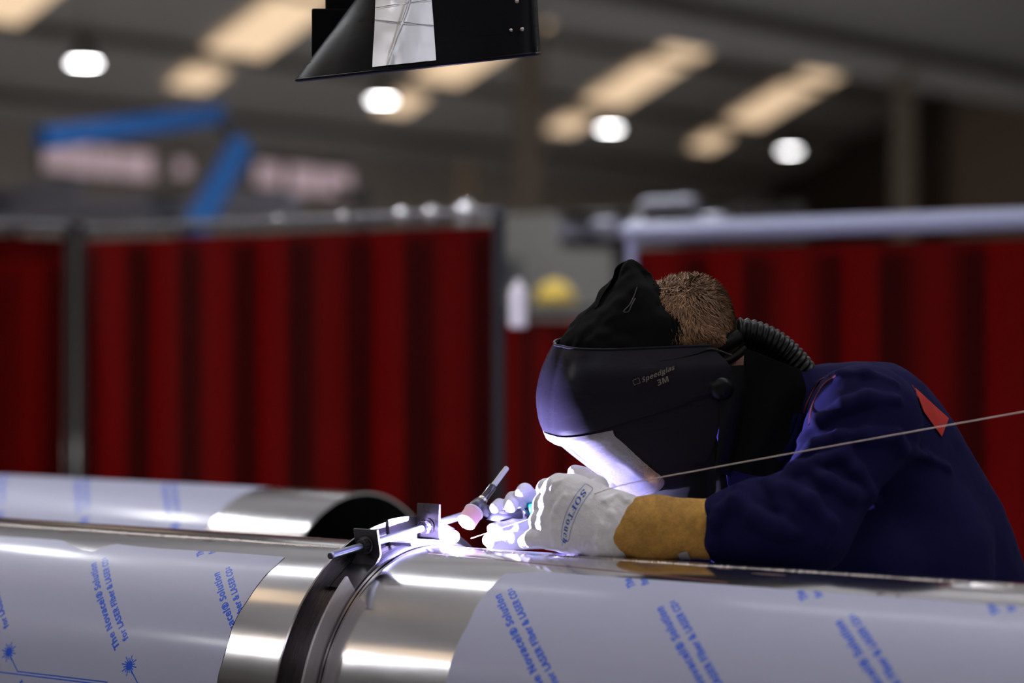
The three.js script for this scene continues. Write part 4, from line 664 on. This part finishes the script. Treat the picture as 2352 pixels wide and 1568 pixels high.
// cloth hood over the crown
{
  const rows = [[1296, 812, 1592, 806, 0.098], [1306, 780, 1580, 775, 0.1], [1330, 737, 1560, 742, 0.095], [1362, 697, 1538, 700, 0.082], [1398, 655, 1515, 664, 0.062], [1430, 620, 1488, 632, 0.036], [1446, 601, 1464, 606, 0.012], [1453, 596, 1457, 599, 0.002]];
  const f = (u, v) => { const [ax, ay, bx, by, w] = loftCurve(rows, v), a = u * Math.PI * 2, c = Math.cos(a), s = Math.sin(a), k = 0.5 - 0.5 * c, near = Math.sign(s) * Math.pow(Math.abs(s), 0.75); const p = at(ax, ay, HD).lerp(at(bx, by, HD), k).addScaledVector(LAT, w * near); const q = 0.006 * noise(p.x * 24, p.y * 24, p.z * 24) + 0.003 * noise(p.x * 60, p.y * 60, p.z * 60) + 0.006 * Math.sin(v * 9 + u * 14) * smooth(0, 0.25, v) * smooth(1, 0.7, v); return p.addScaledVector(LAT, q * Math.sign(s)).add(V(-q * c, q * 0.4, 0)); };
  part('hood', grid(120, 60, f), M.cloth, helmet, 'black cloth crown hood');
  const g = (px, py) => { let best = null, bd = 1e9; for (let i = 0; i <= 120; i++) for (let j = 0; j <= 60; j++) { const p = f(i / 120, j / 60), d = -p.z, x = 1176 + p.x / d * FOCAL, y = 784 - (p.y - EYE) / d * FOCAL, e = (x - px) ** 2 + (y - py) ** 2 + (p.z < -HD ? 1e6 : 0); if (e < bd) { bd = e; best = p; } } return best; };
  part('stitched_tab', tube([[1462, 658], [1456, 680], [1446, 698], [1434, 714], [1441, 716], [1452, 700], [1460, 684]].map(([x, y]) => g(x, y).addScaledVector(LAT, 0.002)), 0.0013, 60, 6), M.print, helmet, 'pale stitched tab');
  part('hood_seam', tube([[1500, 652], [1524, 690], [1545, 735], [1560, 785]].map(([x, y]) => g(x, y)), 0.0028, 30, 6), M.cloth, helmet);
  part('head_band', tube([[1470, 812], [1510, 806], [1550, 796], [1585, 786], [1632, 800]].map(([x, y]) => at(x, y, HD).addScaledVector(LAT, 0.112)), 0.0024, 60, 8), M.rubber, helmet);
}
// neck shroud
{
  const rows = [[1475, 1085, 1600, 985, 0.1], [1492, 1108, 1618, 1050, 0.1], [1490, 1140, 1628, 1110, 0.098], [1486, 1170, 1632, 1172, 0.096]], sh = uShape(rows, (p, u, v) => p.addScaledVector(LAT, 0.01 * Math.sin(u * 22) * v));
  part('neck_shroud', solidSheet(72, 12, (u, v) => sh(1 - u, v), 0.002), M.cloth, helmet, 'black fabric face seal');
  part('side_panel', solidSheet(24, 16, (u, v) => { const rowsB = [[1596, 822, 1690, 822], [1600, 880, 1690, 880], [1600, 960, 1670, 960], [1590, 1060, 1640, 1075]], [ax, ay, bx, by] = loftCurve(rowsB, v); return at(lerp(ax, bx, u), lerp(ay, by, u), HD).addScaledVector(LAT, 0.12 - 0.03 * u * u); }, -0.004), M.rubber, helmet, 'black side cover over the ear');
}
// lettering on the shell
{
  const tex = canvasTex(512, 256, (c) => { c.clearRect(0, 0, 512, 256); c.strokeStyle = c.fillStyle = '#6b6058'; c.lineWidth = 6; c.strokeRect(12, 30, 66, 56); c.font = 'italic bold 76px sans-serif'; c.textBaseline = 'alphabetic'; c.fillText('Speedglas', 96, 92); c.font = 'bold 92px sans-serif'; c.fillText('3M', 250, 196); });
  tex.wrapS = tex.wrapT = THREE.ClampToEdgeWrapping;
  const q = (px, py) => { let best = null, bd = 1e9; for (let i = 60; i <= 120; i++) for (let j = 0; j <= 60; j++) { const p = shellAt(i / 120, j / 60), d = -p.z, x = 1176 + p.x / d * FOCAL, y = 784 - (p.y - EYE) / d * FOCAL, e = (x - px) ** 2 + (y - py) ** 2; if (e < bd) { bd = e; best = p; } } return best; };
  const A = q(1450, 868), B = q(1552, 826), C = q(1566, 876), D = q(1464, 918);
  part('printed_lettering', grid(12, 8, (u, v) => { const p = D.clone().lerp(C, u), r = A.clone().lerp(B, u); return p.lerp(r, v).addScaledVector(LAT, 0.006); }), std({ map: tex, transparent: true, roughness: 0.6 }), helmet, 'faint printed lettering');
}
// cloth guard over the nape
part('nape_guard', solidSheet(24, 20, (u, v) => { const rowsN = [[1665, 785, 1790, 832], [1660, 840, 1806, 880], [1655, 905, 1790, 940], [1650, 980, 1775, 1000], [1640, 1060, 1735, 1080]], [ax, ay, bx, by] = loftCurve(rowsN, v); return at(lerp(ax, bx, u), lerp(ay, by, u), HD).addScaledVector(LAT, 0.1 + 0.012 * Math.sin(u * Math.PI) + 0.004 * Math.sin(u * 9 + v * 6)); }, -0.003), M.cloth, helmet, 'black cloth nape guard');
// breathing hose
{
  const c = new THREE.CatmullRomCurve3([at(1652, 800, 4.8), at(1672, 772, 4.79), at(1705, 766, 4.785), at(1750, 778, 4.79), at(1795, 806, 4.8), at(1835, 848, 4.81), at(1870, 905, 4.84), at(1900, 980, 4.9)]), n = 260, fr = c.computeFrenetFrames(n, false);
  part('breathing_hose', grid(24, n, (u, v) => { const i = Math.round(v * n), p = c.getPointAt(v), a = u * 2 * Math.PI, r = 0.03 + 0.0022 * Math.sin(v * 2 * Math.PI * 34); return p.addScaledVector(fr.normals[i], r * Math.cos(a)).addScaledVector(fr.binormals[i], r * Math.sin(a)); }), M.rubber, helmet, 'black corrugated breathing hose');
  part('hose_connector', tube([at(1640, 812, 4.74), at(1668, 790, 4.735), at(1700, 772, 4.74)], 0.017, 30, 14), M.rubber, helmet);
  part('hose_clip', tube([at(1630, 838, 4.72), at(1676, 826, 4.72), at(1712, 800, 4.73)], 0.009, 30, 10), M.rubber, helmet);
}

renderer.render(scene, camera);
